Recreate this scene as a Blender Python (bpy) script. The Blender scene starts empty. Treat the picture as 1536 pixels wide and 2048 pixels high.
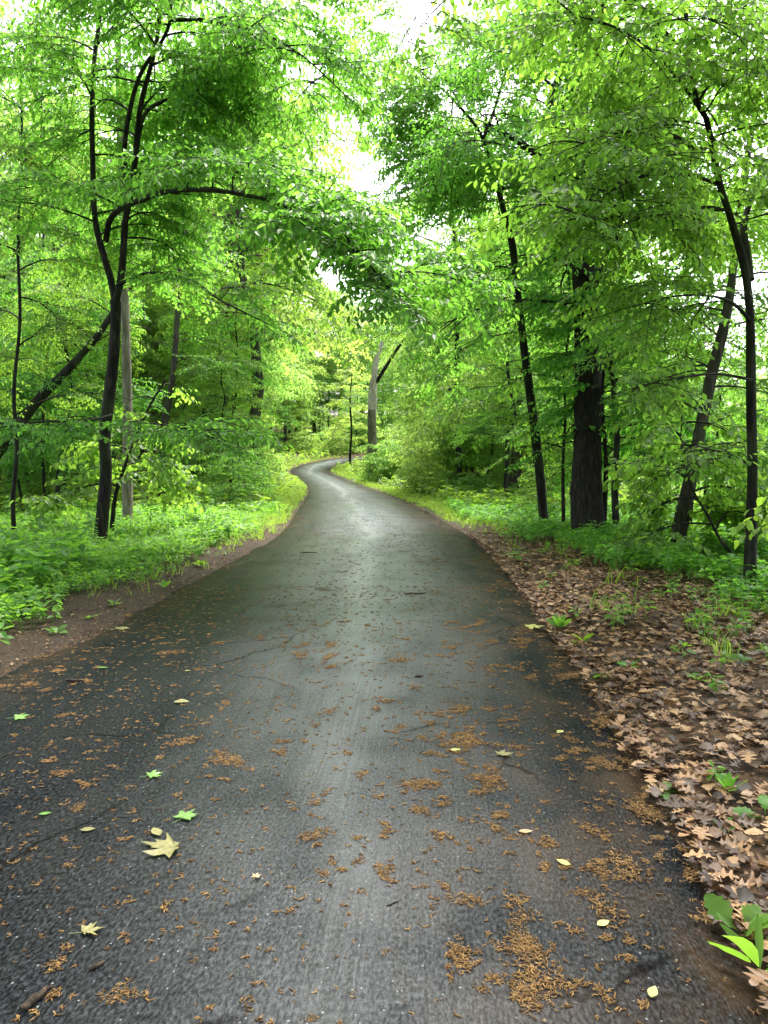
import bpy, math, random
import numpy as np
from mathutils import Vector

SC = bpy.context.scene
COL = SC.collection
R = math.radians
rng = np.random.default_rng(11)
random.seed(5)

# ------------------------------------------------------------------ camera, sky, sun, exposure
FPX = 1450.0                      # focal length in photo pixels (photo 1536 x 2048)
HORIZ = 922.0                     # photo row of the horizon
CAMH = 1.6
PITCH = math.atan((1024 - HORIZ) / FPX)
cam = bpy.data.cameras.new("camera")
cam.sensor_fit = 'VERTICAL'
cam.sensor_height = 24.0
cam.lens = 24.0 * FPX / 2048.0
cam.clip_start = 0.05
cam.clip_end = 2000.0
camo = bpy.data.objects.new("camera", cam)
COL.objects.link(camo)
camo.location = (0, 0, CAMH)
camo.rotation_euler = (R(90) - PITCH, 0, 0)
SC.camera = camo

SUN_EL, SUN_ROT = R(62), R(25)
w = bpy.data.worlds.new("World")
SC.world = w
w.use_nodes = True
nt = w.node_tree
bg = nt.nodes["Background"]
sky = nt.nodes.new("ShaderNodeTexSky")
sky.sky_type = 'NISHITA'
sky.sun_disc = False
sky.sun_elevation = SUN_EL
sky.sun_rotation = SUN_ROT
sky.air_density = 1.0
sky.dust_density = 6.0
sky.ozone_density = 1.0
hs = nt.nodes.new("ShaderNodeHueSaturation")
hs.inputs['Saturation'].default_value = 0.55      # overcast: a white cloud layer
nt.links.new(sky.outputs[0], hs.inputs['Color'])
nt.links.new(hs.outputs[0], bg.inputs['Color'])
bg.inputs['Strength'].default_value = 0.15

sun = bpy.data.lights.new("sun", 'SUN')
sun.energy = 1.1
sun.angle = R(22)
sun.color = (1.0, 0.97, 0.92)
suno = bpy.data.objects.new("sun", sun)
COL.objects.link(suno)
sd = Vector((math.sin(SUN_ROT) * math.cos(SUN_EL), math.cos(SUN_ROT) * math.cos(SUN_EL), math.sin(SUN_EL)))
suno.rotation_euler = sd.to_track_quat('Z', 'Y').to_euler()

SC.view_settings.view_transform = 'Standard'
SC.view_settings.look = 'None'
SC.view_settings.gamma = 1.0
SC.view_settings.exposure = 2.52
cy = SC.cycles
cy.max_bounces = 8
cy.diffuse_bounces = 5
cy.glossy_bounces = 3
cy.transmission_bounces = 6
cy.transparent_max_bounces = 4
cy.caustics_reflective = False
cy.caustics_refractive = False
cy.sample_clamp_indirect = 6.0

# ------------------------------------------------------------------ pixel <-> world
CP, SP = math.cos(PITCH), math.sin(PITCH)


def ray(px, py):
    u = (px - 768.0) / FPX
    v = (1024.0 - py) / FPX
    return np.array([u, CP + v * SP, -SP + v * CP])


def P(px, py, d):
    """world point seen at a photo pixel, at distance d along world y"""
    r = ray(px, py)
    return np.array([0, 0, CAMH]) + r * (d / r[1])


def rise(y):
    y = np.asarray(y, float)
    a = np.clip(y - 44, 0, 33)
    return 0.00204 * a * a + 0.1346 * np.clip(y - 77, 0, 60)


def ground0(x, y):
    x = np.asarray(x, float)
    y = np.asarray(y, float)
    z = rise(y)
    far = np.clip((np.abs(x) - 4) / 6, 0, 1)
    z = z + far * (0.10 * np.sin(x * 0.55 + 1.3) * np.cos(y * 0.41) + 0.05 * np.sin(x * 1.3 + y * 0.9))
    z = z - 0.02 * np.clip(x - 6, 0, 25) * np.clip((60 - y) / 30, 0, 1)
    z = z + 0.10 * np.clip(-x - 12, 0, 40) * np.clip((y - 30) / 30, 0, 1)
    return z


def G(px, py):
    """world point where the ray of a photo pixel meets the ground"""
    r = ray(px, py)
    o = np.array([0, 0, CAMH])
    t, last = 0.5, 0.0
    while t < 200:
        p = o + r * t
        if p[2] < float(ground0(p[0], p[1])):
            a, b = last, t
            for _ in range(30):
                m = 0.5 * (a + b)
                p = o + r * m
                if p[2] < float(ground0(p[0], p[1])):
                    b = m
                else:
                    a = m
            return o + r * b
        last = t
        t *= 1.02
    return o + r * t


def proj(V):
    """photo pixels of world points (n,3) and depth"""
    V = np.asarray(V, float)
    q = V - np.array([0, 0, CAMH])
    dep = q[:, 1] * CP - q[:, 2] * SP
    up = q[:, 1] * SP + q[:, 2] * CP
    dd = np.where(dep > 0.01, dep, 0.01)
    return 768 + FPX * q[:, 0] / dd, 1024 - FPX * up / dd, dep


# ------------------------------------------------------------------ road edges (world)
pairs = [((-3.25, -6), (0.35, -6)), ((-3.2, 0.0), (0.78, 0.0))]
A = [((0, 1345), (1165, 1345)), ((195, 1262), (1097, 1262)), ((320, 1195), (1053, 1195)),
     ((500, 1100), (974, 1102)), ((565, 1060), (921, 1060)), ((600, 1012), (833, 1012)),
     ((614, 987), (770, 987)), ((613, 972), (727, 972)), ((597, 957), (689, 957)),
     ((582, 945), (660, 945)), ((587, 936), (664, 938)), ((619, 926), (681, 930)), ((654, 919), (699, 924))]
pairs.append((tuple(G(-420, 1560)[:2]), tuple(G(1290, 1560)[:2])))
pairs[-1] = ((-3.02, pairs[-1][1][1]), pairs[-1][1])
pairs.insert(2, ((-3.12, 1.9), tuple(G(1500, 1930)[:2])))
for l, r_ in A:
    pairs.append((tuple(G(*l)[:2]), tuple(G(*r_)[:2])))
pairs += [((-3.4, 75.0), (-1.6, 73.2)), ((1.5, 78.3), (2.5, 75.2)), ((8, 82), (9, 78.4)), ((22, 87), (23, 83))]


def catmull(pts, n):
    pts = np.asarray(pts, float)
    p = np.vstack([2 * pts[0] - pts[1], pts, 2 * pts[-1] - pts[-2]])
    out = []
    for i in range(1, len(p) - 2):
        t = np.linspace(0, 1, n, endpoint=False)[:, None]
        a, b, c, d = p[i - 1], p[i], p[i + 1], p[i + 2]
        out.append(0.5 * ((2 * b) + (c - a) * t + (2 * a - 5 * b + 4 * c - d) * t ** 2 + (3 * b - a - 3 * c + d) * t ** 3))
    out.append(p[-2][None])
    return np.vstack(out)


EL = catmull([a for a, b in pairs], 14)
ER = catmull([b for a, b in pairs], 14)
_m = EL[:, 1] < 66
LY, LX = np.maximum.accumulate(EL[_m, 1]), EL[_m, 0]
_m = ER[:, 1] < 66
RY, RX = np.maximum.accumulate(ER[_m, 1]), ER[_m, 0]


def xl(y): return np.interp(y, LY, LX)
def xr(y): return np.interp(y, RY, RX)


def off_road(x, y):
    """metres outside the road's edge (negative on it); + sign of side in second value"""
    x = np.asarray(x, float); y = np.asarray(y, float)
    dl = xl(y) - x
    dr = x - xr(y)
    d = np.maximum(dl, dr)
    # the road after the bend, running to the upper right
    cy_ = 0.5 * (EL + ER)
    cy_ = cy_[cy_[:, 1] > 38]
    far = y > 46
    if np.any(far):
        xx, yy = x[far], y[far]
        dd = np.min(np.hypot(xx[:, None] - cy_[None, :, 0], yy[:, None] - cy_[None, :, 1]), axis=1) - 1.75
        d = d.copy()
        d[far] = dd
    return d


# ------------------------------------------------------------------ mesh helpers
def tag(o, label=None, cat=None, group=None, kind=None):
    if label: o['label'] = label
    if cat: o['category'] = cat
    if group: o['group'] = group
    if kind: o['kind'] = kind
    return o


def mesh_data(name, V, F, mat, smooth=True):
    """V (n,3); F: list of int arrays (m,k) of several k"""
    V = np.asarray(V, np.float32)
    if not isinstance(F, (list, tuple)):
        F = [F]
    F = [np.asarray(f, np.int32) for f in F if len(f)]
    me = bpy.data.meshes.new(name)
    nl = sum(f.size for f in F)
    npoly = sum(len(f) for f in F)
    me.vertices.add(len(V))
    me.vertices.foreach_set("co", V.ravel())
    me.loops.add(nl)
    me.polygons.add(npoly)
    me.loops.foreach_set("vertex_index", np.concatenate([f.ravel() for f in F]))
    tot = np.concatenate([np.full(len(f), f.shape[1], np.int32) for f in F])
    st = np.concatenate([[0], np.cumsum(tot)[:-1]]).astype(np.int32)
    me.polygons.foreach_set("loop_start", st)
    me.polygons.foreach_set("loop_total", tot)
    if smooth:
        me.polygons.foreach_set("use_smooth", np.ones(npoly, bool))
    me.update(calc_edges=True)
    me.validate()
    me.materials.append(mat)
    return me


def obj(name, V, F, mat, parent=None, smooth=True):
    o = bpy.data.objects.new(name, mesh_data(name, V, F, mat, smooth))
    COL.objects.link(o)
    if parent:
        o.parent = parent
    return o


def empty(name, loc=(0, 0, 0), rz=0.0, s=1.0):
    o = bpy.data.objects.new(name, None)
    o.empty_display_size = 0.2
    COL.objects.link(o)
    o.location = [float(v) for v in loc]
    o.rotation_euler = (0, 0, float(rz))
    o.scale = (s, s, s)
    return o


def copy_tree(o):
    c = o.copy()
    COL.objects.link(c)
    for ch in o.children:
        k = ch.copy()
        COL.objects.link(k)
        k.parent = c
    return c


def norm(v):
    v = np.asarray(v, float)
    return v / np.maximum(np.linalg.norm(v, axis=-1, keepdims=True), 1e-9)


def tube(pts, rad, n=6, lump=0.0, seed=0):
    pts = np.asarray(pts, float)
    k = len(pts)
    rad = np.broadcast_to(np.asarray(rad, float), (k,))
    tan = norm(np.gradient(pts, axis=0))
    ref = np.array([0.0, 1.0, 0.0]) if abs(tan[0][2]) > 0.7 else np.array([0, 0, 1.0])
    V = np.zeros((k, n, 3))
    ang = np.arange(n) * 2 * np.pi / n
    u = norm(np.cross(ref, tan[0]))
    lr = np.random.default_rng(seed)
    ph = lr.uniform(0, 6.28, 4)
    for i in range(k):
        u = norm(u - tan[i] * np.dot(u, tan[i]))
        v = np.cross(tan[i], u)
        r = rad[i] * (1 + lump * (np.sin(2 * ang + ph[0] + i * .35) + 0.7 * np.sin(3 * ang + ph[1] - i * .5) + .5 * np.sin(5 * ang + ph[2] + i * .2)))
        V[i] = pts[i] + (np.cos(ang) * r)[:, None] * u + (np.sin(ang) * r)[:, None] * v
    V = V.reshape(-1, 3)
    i = np.arange(k - 1)[:, None] * n
    j = np.arange(n)[None]
    a, b = i + j, i + (j + 1) % n
    F = np.stack([a, b, b + n, a + n], -1).reshape(-1, 4)
    return V, F


class MB:
    def __init__(self):
        self.V, self.F, self.n = [], {}, 0

    def add(self, V, F):
        F = np.asarray(F)
        self.V.append(np.asarray(V, float))
        self.F.setdefault(F.shape[1], []).append(F + self.n)
        self.n += len(V)

    def data(self):
        return np.vstack(self.V), [np.vstack(f) for f in self.F.values()]

    def build(self, name, mat, parent=None, smooth=True):
        V, F = self.data()
        return obj(name, V, F, mat, parent, smooth)


# ------------------------------------------------------------------ materials
def mat(name):
    m = bpy.data.materials.new(name)
    m.use_nodes = True
    nt = m.node_tree
    nt.nodes.clear()
    out = nt.nodes.new("ShaderNodeOutputMaterial")
    return m, nt, out


def N(nt, t, **kw):
    n = nt.nodes.new(t)
    for k, v in kw.items():
        if k.startswith('i_'):
            key = k[2:]
            n.inputs[int(key) if key.isdigit() else key].default_value = v
        else:
            setattr(n, k, v)
    return n


def ramp(nt, fac, stops, interp='LINEAR'):
    n = nt.nodes.new("ShaderNodeValToRGB")
    cr = n.color_ramp
    cr.interpolation = interp
    while len(cr.elements) > 1:
        cr.elements.remove(cr.elements[-1])
    cr.elements[0].position = stops[0][0]
    cr.elements[0].color = (*stops[0][1], 1)
    for p, c in stops[1:]:
        e = cr.elements.new(p)
        e.color = (*c, 1)
    nt.links.new(fac, n.inputs[0])
    return n.outputs[0]


def val(nt, fac, stops):
    return ramp(nt, fac, [(p, (v, v, v)) for p, v in stops])


def mixc(nt, fac, a, b, mode='MIX'):
    n = nt.nodes.new("ShaderNodeMix")
    n.data_type = 'RGBA'
    n.blend_type = mode
    for sock, x in ((0, fac), (6, a), (7, b)):
        if hasattr(x, 'is_output'):
            nt.links.new(x, n.inputs[sock])
        else:
            n.inputs[sock].default_value = x if sock == 0 else (*x, 1)
    return n.outputs[2]


def math_(nt, op, a, b=0.0):
    n = nt.nodes.new("ShaderNodeMath")
    n.operation = op
    for s, x in ((0, a), (1, b)):
        if hasattr(x, 'is_output'):
            nt.links.new(x, n.inputs[s])
        else:
            n.inputs[s].default_value = x
    return n.outputs[0]


def leaf_material(name, dark, mid, light, trans, tw=0.5, rough=0.42, spec=0.36):
    m, nt, out = mat(name)
    geo = N(nt, "ShaderNodeNewGeometry")
    oi = N(nt, "ShaderNodeObjectInfo")
    rnd = geo.outputs['Random Per Island']
    c = ramp(nt, rnd, [(0, dark), (0.5, mid), (1.0, light)])
    hsv = N(nt, "ShaderNodeHueSaturation")
    nt.links.new(c, hsv.inputs['Color'])
    nt.links.new(math_(nt, 'ADD', math_(nt, 'MULTIPLY', oi.outputs['Random'], 0.035), 0.484), hsv.inputs['Hue'])
    nt.links.new(math_(nt, 'ADD', math_(nt, 'MULTIPLY', oi.outputs['Random'], 0.35), 0.83), hsv.inputs['Value'])
    p = N(nt, "ShaderNodeBsdfPrincipled")
    nt.links.new(hsv.outputs[0], p.inputs['Base Color'])
    p.inputs['Roughness'].default_value = rough
    p.inputs['Specular IOR Level'].default_value = spec
    tr = N(nt, "ShaderNodeBsdfTranslucent")
    tc = ramp(nt, rnd, [(0, tuple(x * 0.72 for x in trans)), (1.0, tuple(min(1, x * 1.2) for x in trans))])
    h2 = N(nt, "ShaderNodeHueSaturation")
    nt.links.new(tc, h2.inputs['Color'])
    nt.links.new(math_(nt, 'ADD', math_(nt, 'MULTIPLY', oi.outputs['Random'], 0.035), 0.484), h2.inputs['Hue'])
    nt.links.new(h2.outputs[0], tr.inputs['Color'])
    mx = N(nt, "ShaderNodeMixShader", i_0=tw)
    nt.links.new(p.outputs[0], mx.inputs[1])
    nt.links.new(tr.outputs[0], mx.inputs[2])
    nt.links.new(mx.outputs[0], out.inputs[0])
    return m


M = {}
M['leaf'] = leaf_material("leaf_green", (.045, .115, .02), (.085, .19, .028), (.14, .27, .04), (.30, .62, .06), tw=.54)
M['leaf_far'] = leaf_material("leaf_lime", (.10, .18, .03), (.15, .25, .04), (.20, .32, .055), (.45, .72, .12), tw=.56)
M['herb'] = leaf_material("herb_green", (.06, .15, .025), (.09, .21, .03), (.14, .27, .04), (.32, .60, .05))
M['grass'] = leaf_material("grass_green", (.10, .19, .02), (.14, .25, .03), (.19, .30, .04), (.42, .62, .06))


def bark_material(name, c1, c2, scale=9.0, rough=.85, bump=.5, moss=0.0):
    m, nt, out = mat(name)
    tc = N(nt, "ShaderNodeTexCoord")
    mp = N(nt, "ShaderNodeMapping")
    mp.inputs['Scale'].default_value = (scale, scale, scale * .16)
    nt.links.new(tc.outputs['Object'], mp.inputs[0])
    n1 = N(nt, "ShaderNodeTexNoise", i_Scale=2.0, i_Detail=6.0, i_Roughness=.65)
    nt.links.new(mp.outputs[0], n1.inputs['Vector'])
    n2 = N(nt, "ShaderNodeTexNoise", i_Scale=1.3, i_Detail=3.0)
    nt.links.new(tc.outputs['Object'], n2.inputs['Vector'])
    c = ramp(nt, n1.outputs[0], [(.32, tuple(x * .5 for x in c1)), (.5, c1), (.7, c2)])
    if moss:
        c = mixc(nt, val(nt, n2.outputs[0], [(.45, 0), (.62, moss)]), c, (.05, .075, .025))
    p = N(nt, "ShaderNodeBsdfPrincipled", i_Roughness=rough)
    p.inputs['Specular IOR Level'].default_value = .25
    nt.links.new(c, p.inputs['Base Color'])
    b = N(nt, "ShaderNodeBump", i_Strength=bump, i_Distance=.03)
    nt.links.new(n1.outputs[0], b.inputs['Height'])
    nt.links.new(b.outputs[0], p.inputs['Normal'])
    nt.links.new(p.outputs[0], out.inputs[0])
    return m


M['bark'] = bark_material("bark_wet", (.011, .009, .007), (.052, .043, .034), moss=.35, bump=.9)
M['bark_mid'] = bark_material("bark_brown", (.045, .036, .027), (.09, .075, .06), moss=.4)
M['bark_oak'] = bark_material("bark_furrowed", (.018, .014, .011), (.06, .048, .038), scale=16, bump=.9)
M['bark_pale'] = bark_material("bark_pale", (.17, .15, .115), (.32, .29, .235), scale=7, moss=.35)
M['bark_snag'] = bark_material("bark_bleached", (.42, .37, .31), (.66, .60, .54), scale=7)


def simple_leaf_mat(name, stops, rough=.6, tw=.25, bump=0.0):
    m, nt, out = mat(name)
    geo = N(nt, "ShaderNodeNewGeometry")
    oi = N(nt, "ShaderNodeObjectInfo")
    r = math_(nt, 'FRACT', math_(nt, 'ADD', geo.outputs['Random Per Island'], oi.outputs['Random']))
    c = ramp(nt, r, stops)
    tc = N(nt, "ShaderNodeTexCoord")
    n1 = N(nt, "ShaderNodeTexNoise", i_Scale=45.0, i_Detail=4.0)
    nt.links.new(tc.outputs['Object'], n1.inputs['Vector'])
    c = mixc(nt, .75, c, val(nt, n1.outputs[0], [(.3, .55), (.65, 1.15)]), 'MULTIPLY')
    p = N(nt, "ShaderNodeBsdfPrincipled", i_Roughness=rough)
    nt.links.new(c, p.inputs['Base Color'])
    tr = N(nt, "ShaderNodeBsdfTranslucent")
    nt.links.new(c, tr.inputs['Color'])
    mx = N(nt, "ShaderNodeMixShader", i_0=tw)
    nt.links.new(p.outputs[0], mx.inputs[1])
    nt.links.new(tr.outputs[0], mx.inputs[2])
    nt.links.new(mx.outputs[0], out.inputs[0])
    return m


M['dry'] = simple_leaf_mat("dry_oak_leaf", [(0, (.022, .011, .006)), (.3, (.085, .040, .018)), (.55, (.22, .112, .048)), (.8, (.36, .20, .092)), (1, (.46, .285, .145))], rough=.5)
M['catkin'] = simple_leaf_mat("catkin_brown", [(0, (.085, .038, .010)), (.5, (.22, .112, .027)), (1, (.34, .20, .06))], rough=.75, tw=.1)
M['fresh'] = simple_leaf_mat("fallen_green", [(0, (.12, .26, .05)), (1, (.18, .33, .08))], rough=.4)
M['yellow'] = simple_leaf_mat("fallen_yellow", [(0, (.40, .40, .10)), (1, (.46, .46, .18))], rough=.5)
M['paleleaf'] = simple_leaf_mat("fallen_pale", [(0, (.20, .19, .065)), (1, (.25, .23, .09))], rough=.55)
M['tan'] = simple_leaf_mat("fallen_tan", [(0, (.46, .30, .15)), (1, (.5, .36, .2))], rough=.55)
M['twig'] = bark_material("twig_dark", (.03, .022, .016), (.09, .06, .04), scale=30)


# ------------------------------------------------------------------ ground
def ground_material():
    m, nt, out = mat("forest_soil")
    tc = N(nt, "ShaderNodeTexCoord")
    at = N(nt, "ShaderNodeAttribute", attribute_name="dirt")
    al = N(nt, "ShaderNodeAttribute", attribute_name="litter")
    n1 = N(nt, "ShaderNodeTexNoise", i_Scale=5.0, i_Detail=8.0, i_Roughness=.7)
    n2 = N(nt, "ShaderNodeTexNoise", i_Scale=38.0, i_Detail=5.0, i_Roughness=.7)
    vo = N(nt, "ShaderNodeTexVoronoi", i_Scale=26.0)
    for n in (n1, n2, vo):
        nt.links.new(tc.outputs['Object'], n.inputs['Vector'])
    soil = ramp(nt, n2.outputs[0], [(.3, (.016, .011, .008)), (.5, (.045, .032, .022)), (.72, (.09, .066, .045))])
    green = ramp(nt, n1.outputs[0], [(.35, (.02, .035, .01)), (.65, (.05, .09, .02))])
    dirt = ramp(nt, n2.outputs[0], [(.28, (.012, .009, .006)), (.5, (.044, .032, .024)), (.72, (.115, .088, .07))])
    leafy = ramp(nt, vo.outputs['Color'], [(0, (.03, .018, .01)), (.5, (.10, .055, .028)), (1, (.22, .13, .07))])
    base = mixc(nt, val(nt, n1.outputs[0], [(.42, 0), (.6, .8)]), soil, green)
    base = mixc(nt, at.outputs['Fac'], base, dirt)
    lf = mixc(nt, val(nt, n1.outputs[0], [(.4, .0), (.55, .8)]), soil, leafy)
    base = mixc(nt, al.outputs['Fac'], base, lf)
    p = N(nt, "ShaderNodeBsdfPrincipled", i_Roughness=.9)
    p.inputs['Specular IOR Level'].default_value = .2
    nt.links.new(base, p.inputs['Base Color'])
    b = N(nt, "ShaderNodeBump", i_Strength=1.0, i_Distance=.04)
    nt.links.new(n2.outputs[0], b.inputs['Height'])
    nt.links.new(b.outputs[0], p.inputs['Normal'])
    nt.links.new(p.outputs[0], out.inputs[0])
    return m


def axis(parts):
    a = []
    for lo, hi, st in parts:
        a.append(np.arange(lo, hi, st))
    a.append([parts[-1][1]])
    return np.unique(np.round(np.concatenate(a), 4))


gx = axis([(-400, -60, 40), (-60, -20, 4), (-20, -8, .8), (-8, 8, .12), (8, 20, .8), (20, 60, 4), (60, 400, 40)])
gy = axis([(-40, -2, 2), (-2, 14, .12), (14, 30, .3), (30, 90, .8), (90, 150, 5), (150, 900, 60)])
X, Y = np.meshgrid(gx, gy)
fx, fy = X.ravel(), Y.ravel()
off = off_road(fx, fy)


def vnoise(x, y, s, seed=0):
    """cheap smooth value noise"""
    r = np.random.default_rng(seed)
    T = r.uniform(0, 1, (64, 64))
    u, v = x / s, y / s
    i, j = np.floor(u).astype(int), np.floor(v).astype(int)
    f, g = u - i, v - j
    f, g = f * f * (3 - 2 * f), g * g * (3 - 2 * g)
    q = lambda a, b: T[a % 64, b % 64]
    return (q(i, j) * (1 - f) + q(i + 1, j) * f) * (1 - g) + (q(i, j + 1) * (1 - f) + q(i + 1, j + 1) * f) * g


Zg = ground0(fx, fy)
Zg = np.where(off < 0.02, Zg - 0.05, Zg + np.clip(off, 0, .6) * 0.05)
Zg = Zg + np.where(off > 0.05, (vnoise(fx, fy, .35, 1) - .5) * .05 + (vnoise(fx, fy, 1.2, 2) - .5) * .10, 0) * np.clip(off * 2, 0, 1)
nx, ny = len(gx), len(gy)
i = np.arange(ny - 1)[:, None] * nx
j = np.arange(nx - 1)[None]
a = i + j
F = np.stack([a, a + 1, a + 1 + nx, a + nx], -1).reshape(-1, 4)
M['ground'] = ground_material()
go = obj("ground", np.stack([fx, fy, Zg], 1), F, M['ground'])
tag(go, kind='structure')
side_r = fx > 0.5 * (xl(fy) + xr(fy))
lw = 0.55 + 0.5 * vnoise(fx, fy, 3.0, 4)
dirt = np.where(~side_r, np.clip((.95 - off + (lw - .8)) * 3, 0, 1), np.clip((.25 - off) * 4, 0, 1)) * np.clip((30 - fy) / 10, 0, 1)
lit = np.where(side_r, np.clip((3.4 - off) * 1.5, 0, 1) * np.clip((19 - fy) / 4, 0, 1), 0.25)
lit = np.maximum(lit, np.where((fy > 68) & (off < 2.2) & (fx < 3), .9, 0))
for nm, arr in (("dirt", dirt), ("litter", lit)):
    at = go.data.attributes.new(nm, 'FLOAT', 'POINT')
    at.data.foreach_set("value", arr.astype(np.float32))


def gz(x, y):
    x = np.asarray(x, float); y = np.asarray(y, float)
    o = off_road(np.atleast_1d(x), np.atleast_1d(y)).reshape(x.shape)
    z = ground0(x, y)
    return z + np.where(o > 0.02, np.clip(o, 0, .6) * .05 + ((vnoise(x, y, .35, 1) - .5) * .05 + (vnoise(x, y, 1.2, 2) - .5) * .10) * np.clip(o * 2, 0, 1), 0)


# ------------------------------------------------------------------ road
def road_material():
    m, nt, out = mat("wet_asphalt")
    uv = N(nt, "ShaderNodeUVMap", uv_map="UVMap")
    tc = N(nt, "ShaderNodeTexCoord")
    at = N(nt, "ShaderNodeAttribute", attribute_name="across")
    ob = tc.outputs['Object']

    def noise(scale3, s=1.0, det=4.0, r=.6, src=None):
        mp = N(nt, "ShaderNodeMapping")
        mp.inputs['Scale'].default_value = scale3
        nt.links.new(src or uv.outputs[0], mp.inputs[0])
        n = N(nt, "ShaderNodeTexNoise", i_Scale=s, i_Detail=det, i_Roughness=r)
        nt.links.new(mp.outputs[0], n.inputs['Vector'])
        return n.outputs[0]
    grain = noise((1, 1, 1), 170, 4, .75, ob)
    grain2 = noise((1, 1, 1), 55, 4, .7, ob)
    grain3 = noise((1, .45, 1), 95, 3, .7)
    streak = noise((13, .55, 1), 1.0, 5, .62)
    streak2 = noise((55, .9, 1), 1.0, 3, .6)
    cross = noise((3, 9, 1), 1.0, 4, .65)
    patch = noise((.9, .25, 1), 1.0, 3, .5)
    blotch = noise((1.6, 1.1, 1), 1.3, 6, .65)
    base = ramp(nt, grain3, [(.36, (.0014, .0016, .002)), (.50, (.006, .007, .0083)), (.62, (.024, .028, .033))])
    # wet sheen along the middle, painted in as a paler base colour
    aw = N(nt, "ShaderNodeAttribute", attribute_name="sheen_band")
    an = N(nt, "ShaderNodeAttribute", attribute_name="sheen_fade")
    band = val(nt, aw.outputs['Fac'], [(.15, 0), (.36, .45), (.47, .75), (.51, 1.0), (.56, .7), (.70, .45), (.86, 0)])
    sheen_band = math_(nt, 'MULTIPLY', band, val(nt, blotch, [(.32, .2), (.62, 1)]))
    base = mixc(nt, math_(nt, 'MULTIPLY', math_(nt, 'MULTIPLY', sheen_band, an.outputs['Fac']), .95), base, (.072, .085, .106))
    warp = N(nt, "ShaderNodeMixRGB")
    wn = N(nt, "ShaderNodeTexNoise", i_Scale=2.5, i_Detail=4.0)
    nt.links.new(uv.outputs[0], wn.inputs['Vector'])
    warp.inputs[0].default_value = .22
    nt.links.new(uv.outputs[0], warp.inputs[1])
    nt.links.new(wn.outputs['Color'], warp.inputs[2])
    vc = N(nt, "ShaderNodeTexVoronoi", i_Scale=1.1)
    vc.feature = 'DISTANCE_TO_EDGE'
    nt.links.new(warp.outputs[0], vc.inputs['Vector'])
    crack = math_(nt, 'MULTIPLY', val(nt, vc.outputs['Distance'], [(0, 1), (.006, .8), (.013, 0)]), val(nt, patch, [(.5, 0), (.56, 1)]))
    base = mixc(nt, math_(nt, 'MULTIPLY', crack, .8), base, (.004, .004, .004))
    # light stone chips
    vo = N(nt, "ShaderNodeTexVoronoi", i_Scale=75.0)
    nt.links.new(ob, vo.inputs['Vector'])
    sep = N(nt, "ShaderNodeSeparateColor")
    nt.links.new(vo.outputs['Color'], sep.inputs[0])
    chip = math_(nt, 'MULTIPLY', math_(nt, 'GREATER_THAN', sep.outputs[0], .965), math_(nt, 'LESS_THAN', vo.outputs['Distance'], .28))
    base = mixc(nt, math_(nt, 'MULTIPLY', chip, .8), base, (.20, .20, .20))
    base = mixc(nt, .8, base, val(nt, streak2, [(.34, .6), (.5, .95), (.66, 1.25)]), 'MULTIPLY')
    # brown organic film at the edges
    edge = val(nt, at.outputs['Fac'], [(0, .75), (.08, .3), (.2, .05), (.66, .05), (.88, .45), (1, .85)])
    film = math_(nt, 'MULTIPLY', edge, val(nt, blotch, [(.42, 0), (.66, .75)]))
    base = mixc(nt, film, base, (.06, .032, .013))
    p = N(nt, "ShaderNodeBsdfPrincipled")
    nt.links.new(base, p.inputs['Base Color'])
    rr = math_(nt, 'ADD', val(nt, streak, [(.3, .06), (.7, .0)]), val(nt, patch, [(.3, .28), (.7, .40)]))
    rr = math_(nt, 'ADD', rr, math_(nt, 'MULTIPLY', film, .3))
    nt.links.new(rr, p.inputs['Roughness'])
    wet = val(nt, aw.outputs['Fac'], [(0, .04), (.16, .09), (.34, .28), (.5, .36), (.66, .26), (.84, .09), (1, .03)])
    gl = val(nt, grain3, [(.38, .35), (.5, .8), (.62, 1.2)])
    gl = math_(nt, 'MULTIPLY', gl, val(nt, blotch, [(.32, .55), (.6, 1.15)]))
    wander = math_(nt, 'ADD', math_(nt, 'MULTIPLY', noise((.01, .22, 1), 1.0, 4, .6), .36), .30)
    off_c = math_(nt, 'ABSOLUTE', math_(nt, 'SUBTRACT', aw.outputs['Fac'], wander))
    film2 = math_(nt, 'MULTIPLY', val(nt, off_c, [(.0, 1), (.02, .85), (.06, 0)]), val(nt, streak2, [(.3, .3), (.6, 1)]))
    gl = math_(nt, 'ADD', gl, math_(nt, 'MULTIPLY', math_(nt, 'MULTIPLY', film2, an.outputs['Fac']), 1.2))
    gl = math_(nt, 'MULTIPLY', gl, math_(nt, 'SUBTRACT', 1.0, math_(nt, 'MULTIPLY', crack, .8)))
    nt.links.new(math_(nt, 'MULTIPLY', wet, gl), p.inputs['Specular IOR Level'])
    h = math_(nt, 'ADD', math_(nt, 'MULTIPLY', grain, .7), math_(nt, 'MULTIPLY', grain2, .6))
    h = math_(nt, 'ADD', h, math_(nt, 'MULTIPLY', streak2, 1.0))
    h = math_(nt, 'ADD', h, math_(nt, 'MULTIPLY', cross, .35))
    b = N(nt, "ShaderNodeBump", i_Strength=.42, i_Distance=.008)
    nt.links.new(h, b.inputs['Height'])
    nt.links.new(b.outputs[0], p.inputs['Normal'])
    nt.links.new(p.outputs[0], out.inputs[0])
    return m


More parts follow.
